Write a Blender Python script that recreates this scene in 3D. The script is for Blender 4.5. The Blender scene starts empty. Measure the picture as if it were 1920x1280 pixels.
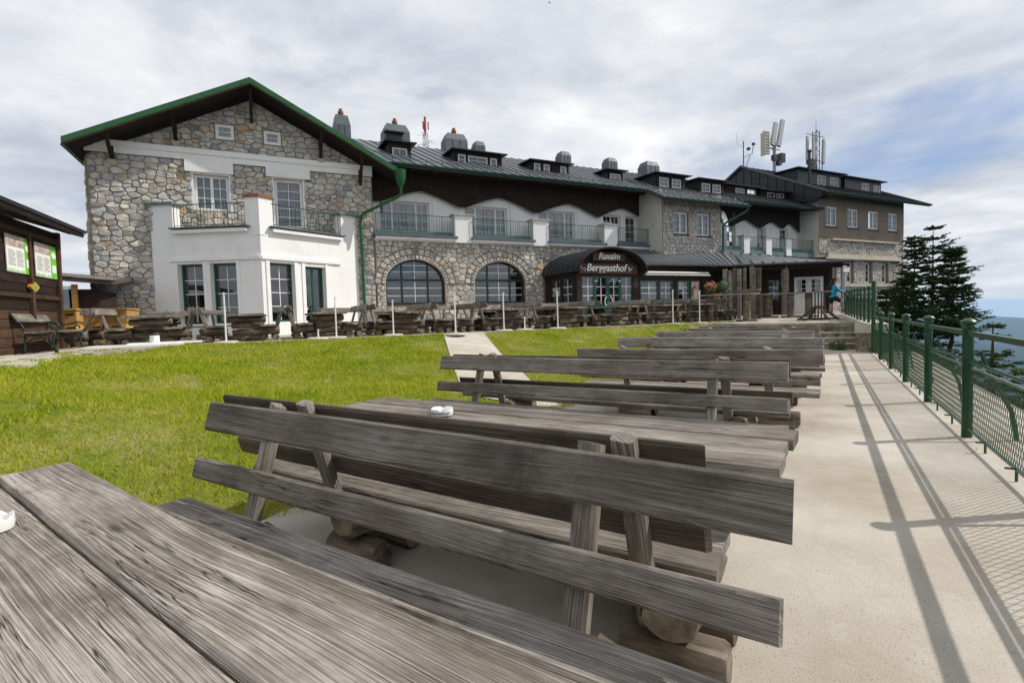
import bpy, bmesh, math, random
import numpy as np
from mathutils import Vector, Matrix
from mathutils.geometry import tessellate_polygon
R_ = math.radians
scene = bpy.context.scene
COL = scene.collection
rng = random.Random(11)

# ------------------------------------------------------------------ camera
CAM_H = 1.40; FPX = 960.0
pitch = math.atan(47/960); roll = .029
fw = Vector((0, math.cos(pitch), -math.sin(pitch)))
u0 = Vector((0, math.sin(pitch), math.cos(pitch)))
RT = Vector((1, 0, 0))*math.cos(roll) - u0*math.sin(roll)
UP = Vector((1, 0, 0))*math.sin(roll) + u0*math.cos(roll)
CP = Vector((0, 0, CAM_H))
cam = bpy.data.cameras.new('camera'); co = bpy.data.objects.new('camera', cam); COL.objects.link(co)
cam.sensor_width = 36; cam.lens = 36*FPX/1920; cam.clip_start = .05; cam.clip_end = 60000
M = Matrix((RT, UP, -fw)).transposed().to_4x4(); M.translation = CP
co.matrix_world = M
scene.camera = co

# ------------------------------------------------------------------ light and sky
SUN = Vector((.703, .075, .707)).normalized()
sl = bpy.data.lights.new('sun', 'SUN'); so = bpy.data.objects.new('sun', sl); COL.objects.link(so)
sl.energy = 3.6; sl.angle = R_(.6); sl.color = (1, .95, .87)
so.rotation_euler = SUN.to_track_quat('Z', 'Y').to_euler()
scene.view_settings.view_transform = 'Standard'; scene.view_settings.look = 'None'
scene.view_settings.exposure = .15; scene.view_settings.gamma = 1
scene.cycles.max_bounces = 6; scene.cycles.transparent_max_bounces = 12
scene.cycles.volume_bounces = 0; scene.cycles.use_denoising = True
scene.cycles.caustics_reflective = False; scene.cycles.caustics_refractive = False
w = bpy.data.worlds.new('World'); scene.world = w; w.use_nodes = True

class NT:
    """small helper for node graphs"""
    def __init__(s, tree): s.t = tree; tree.nodes.clear()
    def n(s, typ, props=None, **ins):
        nd = s.t.nodes.new(typ)
        for k, v in (props or {}).items(): setattr(nd, k, v)
        for k, v in ins.items():
            key = int(k[1:]) if k[0] == '_' and k[1:].isdigit() else k.replace('_', ' ')
            s.set(nd.inputs[key], v)
        return nd
    def set(s, sock, v):
        if isinstance(v, bpy.types.NodeSocket): s.t.links.new(v, sock)
        else:
            if hasattr(sock.default_value, '__len__') and isinstance(v, (tuple, list)) and len(v) == 3 and len(sock.default_value) == 4: v = (*v, 1)
            sock.default_value = v
    def math(s, op, a, b=0., c=0., clamp=False):
        nd = s.t.nodes.new('ShaderNodeMath'); nd.operation = op; nd.use_clamp = clamp
        s.set(nd.inputs[0], a); s.set(nd.inputs[1], b); s.set(nd.inputs[2], c); return nd.outputs[0]
    def vmath(s, op, a, b=(0, 0, 0)):
        nd = s.t.nodes.new('ShaderNodeVectorMath'); nd.operation = op
        s.set(nd.inputs[0], a)
        if op == 'SCALE': s.set(nd.inputs[3], b)
        else: s.set(nd.inputs[1], b)
        return nd.outputs[0]
    def noise(s, vec, scale, detail=4., rough=.55, dist=0., out=0):
        nd = s.t.nodes.new('ShaderNodeTexNoise'); s.set(nd.inputs['Vector'], vec)
        nd.inputs['Scale'].default_value = scale; nd.inputs['Detail'].default_value = detail
        nd.inputs['Roughness'].default_value = rough; nd.inputs['Distortion'].default_value = dist
        return nd.outputs[out]
    def ramp(s, fac, *stops):
        nd = s.t.nodes.new('ShaderNodeValToRGB'); e = nd.color_ramp.elements
        while len(e) < len(stops): e.new(.5)
        for k, (p, c) in enumerate(stops):
            e[k].position = p; e[k].color = (c, c, c, 1) if isinstance(c, (int, float)) else (*c, 1)
        s.set(nd.inputs[0], fac); return nd.outputs[0]
    def mix(s, fac, a, b, mode='MIX'):
        nd = s.t.nodes.new('ShaderNodeMix'); nd.data_type = 'RGBA'; nd.blend_type = mode
        s.set(nd.inputs[0], fac); s.set(nd.inputs[6], a); s.set(nd.inputs[7], b); return nd.outputs[2]
    def mapr(s, v, a, b, c=0., d=1.):
        nd = s.t.nodes.new('ShaderNodeMapRange'); s.set(nd.inputs[0], v)
        for k, x in enumerate((a, b, c, d)): nd.inputs[k+1].default_value = x
        return nd.outputs[0]

def build_world():
    g = NT(w.node_tree)
    out = g.n('ShaderNodeOutputWorld'); bg = g.n('ShaderNodeBackground')
    sky = g.n('ShaderNodeTexSky', dict(sky_type='NISHITA', sun_disc=False, sun_elevation=R_(45), sun_rotation=R_(84), altitude=1500, air_density=1.0, dust_density=.6))
    tc = g.n('ShaderNodeTexCoord'); d = tc.outputs['Generated']
    sep = g.n('ShaderNodeSeparateXYZ', Vector=d)
    z = g.math('MAXIMUM', sep.outputs[2], 0.)
    # clouds lie on a high flat layer: direction projected to a plane
    k = g.math('DIVIDE', 1., g.math('ADD', z, .13))
    pv = g.vmath('MULTIPLY', g.vmath('SCALE', d, k), (1, 1, 0))
    n1 = g.noise(pv, .62, 7, .56, .35)
    n2 = g.noise(g.vmath('ADD', pv, (7.3, 2.1, 0)), 1.5, 6, .6, .3)
    n3 = g.noise(g.vmath('ADD', pv, (1.3, 9.1, 3)), .33, 4, .5, .2)
    cover = g.mapr(g.math('ADD', g.math('MULTIPLY', n1, .6), g.math('MULTIPLY', n3, .5)), .41, .52)
    cover.node.clamp = True
    shade = g.math('ADD', g.math('MULTIPLY', n2, .55), g.math('MULTIPLY', n1, .55))
    ccol = g.ramp(shade, (.36, (3.7, 4.2, 5.2)), (.50, (5.9, 6.25, 6.9)), (.62, (8.0, 8.15, 8.4)), (.72, (10.2, 10.1, 10.0)))
    skyc = g.mix(1., sky.outputs[0], (.85, .9, 1.0), 'MULTIPLY')
    c = g.mix(cover, skyc, ccol)
    # low air near the horizon is paler
    hz = g.mapr(z, 0., .12, .6, 0.)
    c = g.mix(hz, c, (7.2, 7.7, 8.4))
    g.set(bg.inputs[0], c); bg.inputs[1].default_value = .1
    g.t.links.new(bg.outputs[0], out.inputs[0])
build_world()

# ------------------------------------------------------------------ helpers: objects
def link(name, data, parent=None, loc=(0, 0, 0), rot=(0, 0, 0)):
    o = bpy.data.objects.new(name, data); COL.objects.link(o)
    if parent is not None: o.parent = parent
    o.location = loc; o.rotation_euler = rot
    return o
def tag(o, label=None, cat=None, group=None, kind=None):
    if label: o['label'] = label
    if cat: o['category'] = cat
    if group: o['group'] = group
    if kind: o['kind'] = kind
    return o
def thing(name, label, cat, loc=(0, 0, 0), rz=0, group=None):
    o = link(name, None, None, loc, (0, 0, rz)); o.empty_display_size = .2
    return tag(o, label, cat, group)

class MB:
    """collects shapes that become ONE mesh object"""
    def __init__(s): s.v = []; s.f = []
    def add(s, vs, fs):
        b = len(s.v); s.v += [tuple(p) for p in vs]; s.f += [tuple(i+b for i in f) for f in fs]; return s
    def box(s, c, d, m=None):
        x, y, z = d[0]/2, d[1]/2, d[2]/2
        vs = [Vector((a*x, b*y, e*z)) for a in (-1, 1) for b in (-1, 1) for e in (-1, 1)]
        if m is not None: vs = [m @ p for p in vs]
        vs = [p+Vector(c) for p in vs]
        return s.add(vs, [(0, 1, 3, 2), (4, 6, 7, 5), (0, 4, 5, 1), (2, 3, 7, 6), (0, 2, 6, 4), (1, 5, 7, 3)])
    def b2(s, x0, x1, y0, y1, z0, z1):
        return s.box(((x0+x1)/2, (y0+y1)/2, (z0+z1)/2), (abs(x1-x0), abs(y1-y0), abs(z1-z0)))
    def bar(s, a, b, w_, h_=None, up=(0, 0, 1)):
        """box of section w_ x h_ from a to b"""
        a = Vector(a); b = Vector(b); h_ = h_ or w_; d = b-a; L = d.length; d.normalize()
        upv = Vector(up)
        if abs(d.dot(upv)) > .98: upv = Vector((0, 1, 0))
        y = upv.cross(d).normalized(); z = d.cross(y)
        return s.box((a+b)/2, (L, w_, h_), Matrix((d, y, z)).transposed())
    def tube(s, pts, r, seg=8, closed_ends=True):
        pts = [Vector(p) for p in pts]; rs = r if isinstance(r, (list, tuple)) else [r]*len(pts)
        rings = []; prev = None
        for i, p in enumerate(pts):
            d = (pts[min(i+1, len(pts)-1)]-pts[max(i-1, 0)])
            d = d.normalized() if d.length > 1e-9 else Vector((0, 0, 1))
            if prev is None:
                a = Vector((0, 0, 1)) if abs(d.z) < .95 else Vector((1, 0, 0))
                n = d.cross(a).normalized()
            else:
                n = prev - d*prev.dot(d)
                n = n.normalized() if n.length > 1e-6 else d.orthogonal().normalized()
            prev = n; b = d.cross(n)
            rings.append([p+(n*math.cos(t)+b*math.sin(t))*rs[i] for t in (2*math.pi*k/seg for k in range(seg))])
        vs = [q for rg in rings for q in rg]; fs = []
        for i in range(len(pts)-1):
            for k in range(seg):
                k2 = (k+1) % seg
                fs.append((i*seg+k, i*seg+k2, (i+1)*seg+k2, (i+1)*seg+k))
        if closed_ends: fs += [tuple(reversed(range(seg))), tuple((len(pts)-1)*seg+k for k in range(seg))]
        return s.add(vs, fs)
    def slab(s, a, b, c, d, th):
        """quad a b c d (top face) extruded down by th along its normal"""
        a, b, c, d = (Vector(p) for p in (a, b, c, d)); n = (b-a).cross(d-a).normalized()
        if n.z < 0: n = -n
        lo = [p-n*th for p in (a, b, c, d)]
        return s.add([a, b, c, d]+lo, [(0, 1, 2, 3), (7, 6, 5, 4), (0, 4, 5, 1), (1, 5, 6, 2), (2, 6, 7, 3), (3, 7, 4, 0)])
    def prism(s, poly, fn, d0, d1):
        """2-D polygon, fn(a,b,d) -> point; solid between depths d0 and d1"""
        n = len(poly); tri = tessellate_polygon([[Vector((a, b, 0)) for a, b in poly]])
        vs = [fn(a, b, d0) for a, b in poly]+[fn(a, b, d1) for a, b in poly]
        fs = [tuple(t) for t in tri]+[tuple(i+n for i in reversed(t)) for t in tri]
        fs += [(i, (i+1) % n, n+(i+1) % n, n+i) for i in range(n)]
        return s.add(vs, fs)
    def build(s, name, mat, parent=None, loc=(0, 0, 0), rot=(0, 0, 0), smooth=False):
        me = bpy.data.meshes.new(name); me.from_pydata(s.v, [], s.f); me.validate()
        bm = bmesh.new(); bm.from_mesh(me); bmesh.ops.recalc_face_normals(bm, faces=bm.faces); bm.to_mesh(me); bm.free()
        me.materials.append(mat)
        if smooth: smooth_mesh(me, smooth)
        return link(name, me, parent, loc, rot)
def smooth_mesh(me, ang=True):
    me.polygons.foreach_set('use_smooth', [True]*len(me.polygons))
    if ang is not True: me.set_sharp_from_angle(angle=R_(ang))
def np_mesh(name, v, f, mat):
    me = bpy.data.meshes.new(name); k = f.shape[1]
    me.vertices.add(len(v)); me.vertices.foreach_set('co', v.astype(np.float32).ravel())
    me.loops.add(f.size); me.loops.foreach_set('vertex_index', f.astype(np.int32).ravel())
    me.polygons.add(len(f)); me.polygons.foreach_set('loop_start', np.arange(0, f.size, k, dtype=np.int32))
    me.update(calc_edges=True); me.materials.append(mat); return me

# ------------------------------------------------------------------ materials
MATS = {}
def mat(name):
    def deco(fn):
        m = bpy.data.materials.new(name); m.use_nodes = True
        g = NT(m.node_tree); out = g.n('ShaderNodeOutputMaterial')
        sh = fn(g)
        if sh is not None: g.t.links.new(sh, out.inputs[0])
        MATS[name] = m; return m
    return deco
def P(g, color, rough=.8, bump=None, bs=.3, bd=.02, metal=0., spec=.5, **kw):
    p = g.n('ShaderNodeBsdfPrincipled', Base_Color=color, Roughness=rough, Metallic=metal)
    p.inputs['Specular IOR Level'].default_value = spec
    for k, v in kw.items(): g.set(p.inputs[k.replace('_', ' ')], v)
    if bump is not None:
        b = g.n('ShaderNodeBump', Strength=bs, Distance=bd, Height=bump); g.set(p.inputs['Normal'], b.outputs[0])
    return p.outputs[0]
def objco(g, scale=(1, 1, 1), rnd=True):
    tc = g.n('ShaderNodeTexCoord'); v = tc.outputs['Object']
    if rnd:
        oi = g.n('ShaderNodeObjectInfo'); v = g.vmath('ADD', v, g.vmath('SCALE', (13.7, 7.1, 9.3), oi.outputs['Random']))
    return g.vmath('MULTIPLY', v, scale)
def worldpos(g): return g.n('ShaderNodeNewGeometry').outputs['Position']
def simple(name, col, rough=.6, nscale=6., var=.25, bs=.15, metal=0., spec=.5, bscale=None):
    @mat(name)
    def _(g):
        v = objco(g); n = g.noise(v, nscale, 5)
        c = g.mix(1., col, g.ramp(n, (.3, 1-var), (.7, 1+var*.4)), 'MULTIPLY')
        b = g.noise(v, bscale or nscale*8, 3)
        return P(g, c, g.mapr(n, .3, .7, max(rough-.1, .03), min(rough+.1, 1)), b, bs, .01, metal, spec)

def wood(name, dark, mid, light, ring=400., contrast=1., lichen=0., bs=.6):
    @mat(name)
    def _(g):
        v = objco(g)
        sp = g.n('ShaderNodeSeparateXYZ', Vector=v); x, y, z = sp.outputs
        slow = g.noise(g.vmath('MULTIPLY', v, (.55, 1.8, 1.8)), 1., 1.5, .45)
        slow2 = g.noise(g.vmath('MULTIPLY', v, (.35, .8, .8)), 1.2, 1, .4)
        # growth rings of uneven width round a pith that wanders off the board
        yy = g.math('ADD', y, g.math('MULTIPLY_ADD', slow2, .20, -.06)); zz = g.math('ADD', z, g.math('MULTIPLY_ADD', slow, .10, .04))
        d = g.math('ADD', g.math('SQRT', g.math('ADD', g.math('MULTIPLY', yy, yy), g.math('MULTIPLY', zz, zz))), g.math('MULTIPLY', slow, .03))
        cv = g.n('ShaderNodeCombineXYZ', X=g.math('MULTIPLY', d, ring), Y=g.math('MULTIPLY', x, .7), Z=0.)
        ringv = g.mapr(g.noise(cv.outputs[0], 1., 3, .65), .32, .68)
        fine = g.noise(g.vmath('MULTIPLY', v, (6., 260., 260.)), 1., 3, .6)
        big = g.noise(g.vmath('MULTIPLY', v, (1.3, 4.5, 4.5)), 1., 5, .65); patch = g.noise(g.vmath('MULTIPLY', v, (1., 2.2, 2.2)), 2.2, 5, .7)
        t = g.math('ADD', g.math('MULTIPLY', ringv, .26*contrast), g.math('ADD', g.math('MULTIPLY', fine, .34), g.math('ADD', g.math('MULTIPLY', big, .38), g.math('MULTIPLY', patch, .32))))
        c = g.ramp(t, (.40, dark), (.62, mid), (.86, light))
        oi = g.n('ShaderNodeObjectInfo'); c = g.mix(1., c, g.ramp(oi.outputs['Random'], (0., (.70, .68, .66)), (.5, (1., .98, .96)), (1., (1.2, 1.2, 1.2))), 'MULTIPLY')
        # drying cracks along the grain
        cr = g.noise(g.vmath('MULTIPLY', v, (.55, 15., 15.)), 1., 4, .6, .15); msk = g.noise(g.vmath('MULTIPLY', v, (1.3, 3., 3.)), 1.1, 2)
        crack = g.math('MULTIPLY', g.mapr(g.math('ABSOLUTE', g.math('SUBTRACT', cr, .5)), .002, .011, 1., 0.), g.mapr(msk, .50, .58))
        c = g.mix(g.math('MULTIPLY', crack, .85), c, tuple(q*.18 for q in dark))
        # dark nail / knot spots
        vo = g.n('ShaderNodeTexVoronoi', Vector=g.vmath('MULTIPLY', v, (1.7, 6., 6.)), Scale=1.); kn = g.mapr(vo.outputs['Distance'], .05, .13, 1., 0.)
        c = g.mix(g.math('MULTIPLY', kn, .7), c, tuple(q*.5 for q in dark))
        # stains
        st = g.noise(v, 2.9, 5, .65); c = g.mix(g.mapr(st, .55, .74, 0., .55), c, dark)
        if lichen:
            li = g.noise(v, 60., 6, .75); lm = g.noise(v, 2.6, 4)
            m_ = g.math('MULTIPLY', g.mapr(li, .56, .62), g.mapr(lm, .54, .64)); c = g.mix(g.math('MULTIPLY', m_, lichen*.7), c, (.23, .22, .10))
        h = g.math('SUBTRACT', g.math('ADD', g.math('MULTIPLY', ringv, .5), g.math('MULTIPLY', fine, .6)), g.math('MULTIPLY', crack, 1.8))
        return P(g, c, .82, h, bs, .006, spec=.25)
wood('weathered_wood', (.028, .022, .017), (.165, .143, .121), (.47, .438, .40), lichen=.65)
wood('weathered_wood_dark', (.022, .016, .012), (.075, .06, .047), (.20, .17, .14), lichen=.3)
wood('dark_wood', (.008, .005, .004), (.024, .014, .010), (.06, .038, .027), bs=.4)
wood('brown_wood', (.02, .010, .006), (.06, .032, .019), (.14, .08, .048), bs=.4)
wood('pine_wood', (.34, .17, .05), (.55, .32, .10), (.68, .44, .17), contrast=.7, bs=.2)
@mat('log_wood')
def _(g):
    v = objco(g); tc = g.n('ShaderNodeTexCoord')
    nx = g.math('ABSOLUTE', g.n('ShaderNodeSeparateXYZ', Vector=tc.outputs['Normal']).outputs[0])
    a = g.noise(g.vmath('MULTIPLY', v, (2.2, 14, 14)), 1., 5, .65); b = g.noise(v, 2.1, 4, .6)
    c = g.ramp(g.math('ADD', g.math('MULTIPLY', a, .6), g.math('MULTIPLY', b, .4)), (.36, (.028, .020, .014)), (.52, (.145, .115, .083)), (.70, (.36, .30, .235)))
    sp = g.n('ShaderNodeSeparateXYZ', Vector=tc.outputs['Object'])
    rr = g.math('SQRT', g.math('ADD', g.math('POWER', sp.outputs[1], 2.), g.math('POWER', sp.outputs[2], 2.)))
    rg = g.math('MULTIPLY_ADD', g.math('SINE', g.math('MULTIPLY', rr, 420.)), .5, .5)
    e = g.mix(g.math('MULTIPLY', rg, .28), (.30, .245, .18), (.15, .115, .08)); e = g.mix(g.mapr(g.noise(v, 5., 5, .65), .38, .66), e, (.055, .042, .03))
    c = g.mix(g.mapr(nx, .75, .95), c, e)
    return P(g, c, .85, g.math('ADD', a, g.math('MULTIPLY', rg, .1)), .7, .012, spec=.2)
@mat('stone')
def _(g):
    ge = g.n('ShaderNodeNewGeometry'); oi = g.n('ShaderNodeObjectInfo')
    r = g.math('FRACT', g.math('ADD', g.math('MULTIPLY', ge.outputs['Random Per Island'], 3.7), g.math('MULTIPLY', oi.outputs['Random'], 5.3)))
    c = g.ramp(r, (0., (.27, .26, .25)), (.2, (.43, .415, .39)), (.5, (.57, .535, .48)), (.75, (.52, .46, .375)), (.9, (.40, .40, .41)), (.97, (.48, .33, .18)), (1., (.62, .59, .54)))
    v = worldpos(g); n = g.noise(v, 5., 6, .65); f = g.noise(v, 30., 4, .6)
    c = g.mix(1., c, g.ramp(n, (.3, .6), (.5, .98), (.7, 1.25)), 'MULTIPLY'); c = g.mix(g.mapr(f, .6, .75, 0., .5), c, (.10, .09, .08))
    return P(g, c, .9, g.math('ADD', n, g.math('MULTIPLY', f, .4)), .8, .03, spec=.2)
@mat('mortar')
def _(g):
    v = worldpos(g); n = g.noise(v, 4., 5); f = g.noise(v, 60., 3)
    c = g.mix(n, (.17, .145, .115), (.33, .29, .23)); return P(g, c, .95, f, .5, .01, spec=.1)
def plaster(name, col, stain, amt, rough_bump=.25):
    @mat(name)
    def _(g):
        v = worldpos(g); n = g.noise(v, 1.1, 6, .6); f = g.noise(v, 70., 3)
        drip = g.noise(g.vmath('MULTIPLY', v, (3., 3., .35)), 1.6, 5, .6)
        c = g.mix(g.mapr(n, .52, .72, 0., amt), col, stain); c = g.mix(g.mapr(drip, .56, .74, 0., amt), c, stain)
        return P(g, c, .88, g.math('ADD', g.math('MULTIPLY', f, .4), n), rough_bump, .01, spec=.2)
plaster('white_plaster', (.84, .83, .81), (.60, .57, .52), .28)
plaster('cream_plaster', (.66, .64, .56), (.36, .33, .27), .55)
plaster('beige_plaster', (.235, .19, .145), (.13, .105, .08), .6)
plaster('sill_stone', (.50, .46, .38), (.28, .24, .18), .6)
@mat('roof_metal')
def _(g):
    v = worldpos(g); n = g.noise(v, 1.2, 5, .6); n2 = g.noise(g.vmath('MULTIPLY', v, (3, 3, 1)), 2.5, 4)
    c = g.mix(n, (.085, .097, .11), (.17, .19, .205)); return P(g, c, g.mapr(n2, .3, .7, .32, .52), n, .08, .02, .35, .6)
simple('roof_dark', (.022, .025, .029), .5, 2., .3, .1, .2)
simple('zinc', (.115, .135, .15), .62, 3., .3, .1, .3)
simple('green_paint', (.004, .060, .020), .32, 3., .25, .05)
simple('gutter_green', (.008, .10, .022), .35, 3., .3, .05)
simple('gutter_dark_green', (.025, .10, .065), .4, 3., .3, .05)
simple('dark_green_frame', (.004, .022, .016), .35, 4., .2, .05)
simple('door_green', (.004, .07, .045), .35, 4., .2, .05)
simple('white_paint', (.78, .78, .76), .4, 4., .1, .05)
simple('black_iron', (.010, .022, .018), .4, 5., .3, .2)
simple('copper_green', (.13, .20, .21), .6, 5., .3, .1)
simple('terracotta', (.30, .12, .055), .85, 6., .4, .4)
simple('orange_plastic', (.75, .22, .03), .4)
simple('grey_metal', (.33, .34, .35), .4, 4., .15, .05, .6)
simple('dark_metal', (.05, .055, .06), .45, 4., .2, .05, .6)
simple('antenna_grey', (.42, .44, .46), .5, 4., .08, .03)
simple('antenna_beige', (.55, .52, .42), .5, 4., .1, .03)
simple('red_paint', (.55, .03, .03), .5)
simple('blue_jacket', (.01, .33, .48), .8, 12., .25, .3)
simple('black_cloth', (.012, .012, .014), .9, 12., .2, .3)
simple('skin', (.50, .27, .18), .6, 8., .1, .05)
simple('hair', (.035, .015, .010), .7, 20., .3, .3)
simple('shoe', (.10, .09, .08), .8)
simple('curtain', (.50, .51, .54), .9, 9., .2, .1)
simple('unlit_interior', (.016, .015, .014), .9)  # near-black: darkness of unlit rooms and openings put into the colour
simple('poster_white', (.80, .80, .77), .5, 3., .05, .02)
simple('poster_green', (.16, .50, .04), .5, 3., .05, .02)
simple('poster_photo', (.55, .44, .38), .5, 7., .6, .02)
simple('print_grey', (.20, .20, .20), .6)
simple('sign_white', (.82, .82, .80), .5, 4., .04, .02)
simple('sign_board', (.075, .026, .010), .6, 3., .4, .2)
simple('ceramic', (.82, .82, .80), .25, 4., .05, .02)
simple('leaf_green', (.035, .10, .015), .6, 8., .5)
simple('flower_red', (.45, .10, .03), .6)
simple('awning', (.72, .70, .66), .6)
@mat('glass')
def _(g):
    lw = g.n('ShaderNodeLayerWeight', Blend=.25); n = g.noise(worldpos(g), .8, 2)
    b = g.n('ShaderNodeBump', Strength=.02, Distance=.05, Height=n)
    gl = g.n('ShaderNodeBsdfGlossy', Color=(.95, .97, 1, 1), Roughness=.02, Normal=b.outputs[0]); tr = g.n('ShaderNodeBsdfTransparent', Color=(.62, .66, .66, 1))
    f = g.math('ADD', g.math('MULTIPLY', lw.outputs['Fresnel'], .9), .11, clamp=True)
    mx = g.n('ShaderNodeMixShader'); g.set(mx.inputs[0], f); g.t.links.new(tr.outputs[0], mx.inputs[1]); g.t.links.new(gl.outputs[0], mx.inputs[2]); return mx.outputs[0]
@mat('concrete')
def _(g):
    v = worldpos(g); n = g.noise(v, .9, 6, .6); m_ = g.noise(v, 7., 5, .6); f = g.noise(v, 210., 3, .7); sp = g.noise(v, 95., 2)
    c = g.ramp(n, (.3, (.36, .31, .24)), (.5, (.46, .415, .35)), (.7, (.55, .515, .455)))
    c = g.mix(g.mapr(m_, .55, .75, 0., .35), c, (.60, .57, .52)); c = g.mix(g.mapr(sp, .60, .70, 0., .75), c, (.16, .125, .09))
    c = g.mix(g.mapr(f, .56, .72, 0., .4), c, (.22, .18, .13))
    cw = g.noise(g.vmath('MULTIPLY', v, (1, 1, 0)), .8, 3); cv = g.vmath('ADD', v, g.vmath('SCALE', g.n('ShaderNodeTexNoise', Vector=v, Scale=.7).outputs['Color'], .9))
    vo = g.n('ShaderNodeTexVoronoi', dict(feature='DISTANCE_TO_EDGE'), Vector=cv, Scale=.28); ck = g.math('MULTIPLY', g.mapr(vo.outputs['Distance'], .0, .004, 1., 0.), g.mapr(cw, .45, .6))
    c = g.mix(g.math('MULTIPLY', ck, .55), c, (.17, .14, .11))
    return P(g, c, .93, g.math('ADD', g.math('MULTIPLY', f, .5), g.math('ADD', sp, m_)), .55, .006, spec=.2)
@mat('patio_gravel')
def _(g):
    v = worldpos(g); n = g.noise(v, 1.3, 6, .6); f = g.noise(v, 55., 4, .7)
    c = g.ramp(n, (.3, (.25, .21, .16)), (.5, (.38, .34, .285)), (.7, (.48, .45, .40))); c = g.mix(g.mapr(f, .5, .7, 0., .5), c, (.16, .13, .10))
    return P(g, c, .95, f, .6, .02, spec=.15)
@mat('soil')
def _(g):
    v = worldpos(g); n = g.noise(v, 1.1, 5, .6); f = g.noise(v, 40., 4, .7)
    c = g.mix(g.mapr(n, .42, .6), (.14, .18, .022), (.27, .24, .085)); c = g.mix(g.mapr(f, .5, .7, 0., .6), c, (.06, .045, .02))
    return P(g, c, .95, f, .6, .03, spec=.1)
@mat('grass')
def _(g):
    ge = g.n('ShaderNodeNewGeometry'); v = ge.outputs['Position']; r = ge.outputs['Random Per Island']
    n = g.noise(v, .75, 5, .65); m_ = g.noise(v, 3.2, 4, .6)
    t = g.math('ADD', g.math('MULTIPLY', n, .6), g.math('ADD', g.math('MULTIPLY', m_, .35), g.math('MULTIPLY', r, .22)))
    c = g.ramp(t, (.38, (.12, .22, .012)), (.52, (.28, .37, .020)), (.66, (.44, .45, .045)), (.80, (.50, .43, .13)))
    d = g.n('ShaderNodeBsdfDiffuse', Color=c); tl = g.n('ShaderNodeBsdfTranslucent', Color=c); mx = g.n('ShaderNodeMixShader', Fac=.35)
    g.t.links.new(d.outputs[0], mx.inputs[1]); g.t.links.new(tl.outputs[0], mx.inputs[2]); return mx.outputs[0]
@mat('needles')
def _(g):
    ge = g.n('ShaderNodeNewGeometry'); r = ge.outputs['Random Per Island']; n = g.noise(ge.outputs['Position'], 1.6, 3)
    c = g.ramp(g.math('ADD', g.math('MULTIPLY', r, .5), g.math('MULTIPLY', n, .5)), (.3, (.016, .040, .010)), (.55, (.045, .088, .018)), (.75, (.11, .16, .03)))
    return P(g, c, .7, spec=.25)
simple('bark', (.07, .05, .035), .95, 6., .5, .8)
@mat('hill_forest')
def _(g):
    v = worldpos(g); n = g.noise(v, .004, 8, .65); f = g.noise(v, .06, 4, .7)
    c = g.mix(g.mapr(n, .4, .65), (.009, .019, .011), (.024, .038, .018)); c = g.mix(g.mapr(f, .45, .65, 0., .6), c, (.006, .013, .008))
    return P(g, c, .95, f, .5, 2., spec=.1)
@mat('retaining_rock')
def _(g):
    v = worldpos(g); n = g.noise(v, 2.2, 7, .65); f = g.noise(v, 14., 5, .65)
    c = g.ramp(n, (.3, (.10, .085, .06)), (.5, (.30, .26, .19)), (.7, (.45, .41, .34))); mo = g.noise(v, 3.5, 4); c = g.mix(g.mapr(mo, .55, .68, 0., .8), c, (.05, .075, .012))
    return P(g, c, .95, g.math('ADD', n, g.math('MULTIPLY', f, .4)), 1., .08, spec=.1)

# ------------------------------------------------------------------ frames of the place
def ray(px, py): return fw + RT*((px-960)/FPX) - UP*((py-640)/FPX)
def gz(px, py, z):
    d = ray(px, py); return CP + d*((z-CAM_H)/d.z)
def azv(a): return Vector((math.sin(R_(a)), math.cos(R_(a)), 0))
AU = 63.7; U = azv(AU); N = Vector((U.y, -U.x, 0))
_d = ray(683, 600); O = CP + _d*(23/_d.y); O.z = 0            # foot of the facade at the drainpipe
BRZ = R_(90-AU)
def W(u, v, z=0.): return O + U*u + N*v + Vector((0, 0, z))
def uv(p): q = Vector((p[0], p[1], 0))-O; return q.dot(U), q.dot(N)
def fp(px, py, v=0.):
    d = ray(px, py); t = ((O+N*v-CP).dot(N))/d.dot(N); p = CP+d*t; return (p-O).dot(U), p.z
def fu(px, py, u):
    d = ray(px, py); t = ((O+U*u-CP).dot(U))/d.dot(U); p = CP+d*t; return (p-O).dot(N), p.z
EP = azv(122); NP = azv(32)                                  # pavement frame: t to the fence, n away from the camera
def Q(t, n, z=0.): return EP*t + NP*n + Vector((0, 0, z))
def tn(p): return Vector((p[0], p[1], 0)).dot(EP), Vector((p[0], p[1], 0)).dot(NP)
def zup(x, y):
    d2 = (x-10.5)**2+(y-18)**2
    return .93 + .13*min(1, max(0, (y-20)/8)) - .09*math.exp(-d2/14)
PA = Vector((-1.25, 3.9, 0)); PL = Vector((-math.cos(R_(31)), math.sin(R_(31)), 0))
LA = Vector((-6.9, 6.9, 0)); LB = Vector((-10.1, 13.3, 0)); LD = (LB-LA).normalized(); LN = Vector((LD.y, -LD.x, 0))
def lawn_d(x, y):
    p = Vector((x, y, 0)); dp = (p-PA).dot(PL) + .25*math.sin(y*1.3); dv = uv(p)[1]-9.0; dl = (p-LA).dot(LN) + .2*math.sin(y*2.1)
    return dp, dv, dl
def lawn_z(x, y):
    dp, dv, dl = lawn_d(x, y)
    if dp <= 0: return -.02
    e = max(0., min(dv, dl)); r = dp/(dp+e) if dp+e > 0 else 1
    return -.02 + .94*(r**1.15) + .03*math.sin(x*1.7+.5)*math.sin(y*1.3)*min(1, dp)*min(1, e)
PATH = [Vector((-.80, 8.2, 0)), W(.66, 9.0), W(1.95, 9.0), Vector((.75, 7.6, 0))]
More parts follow.
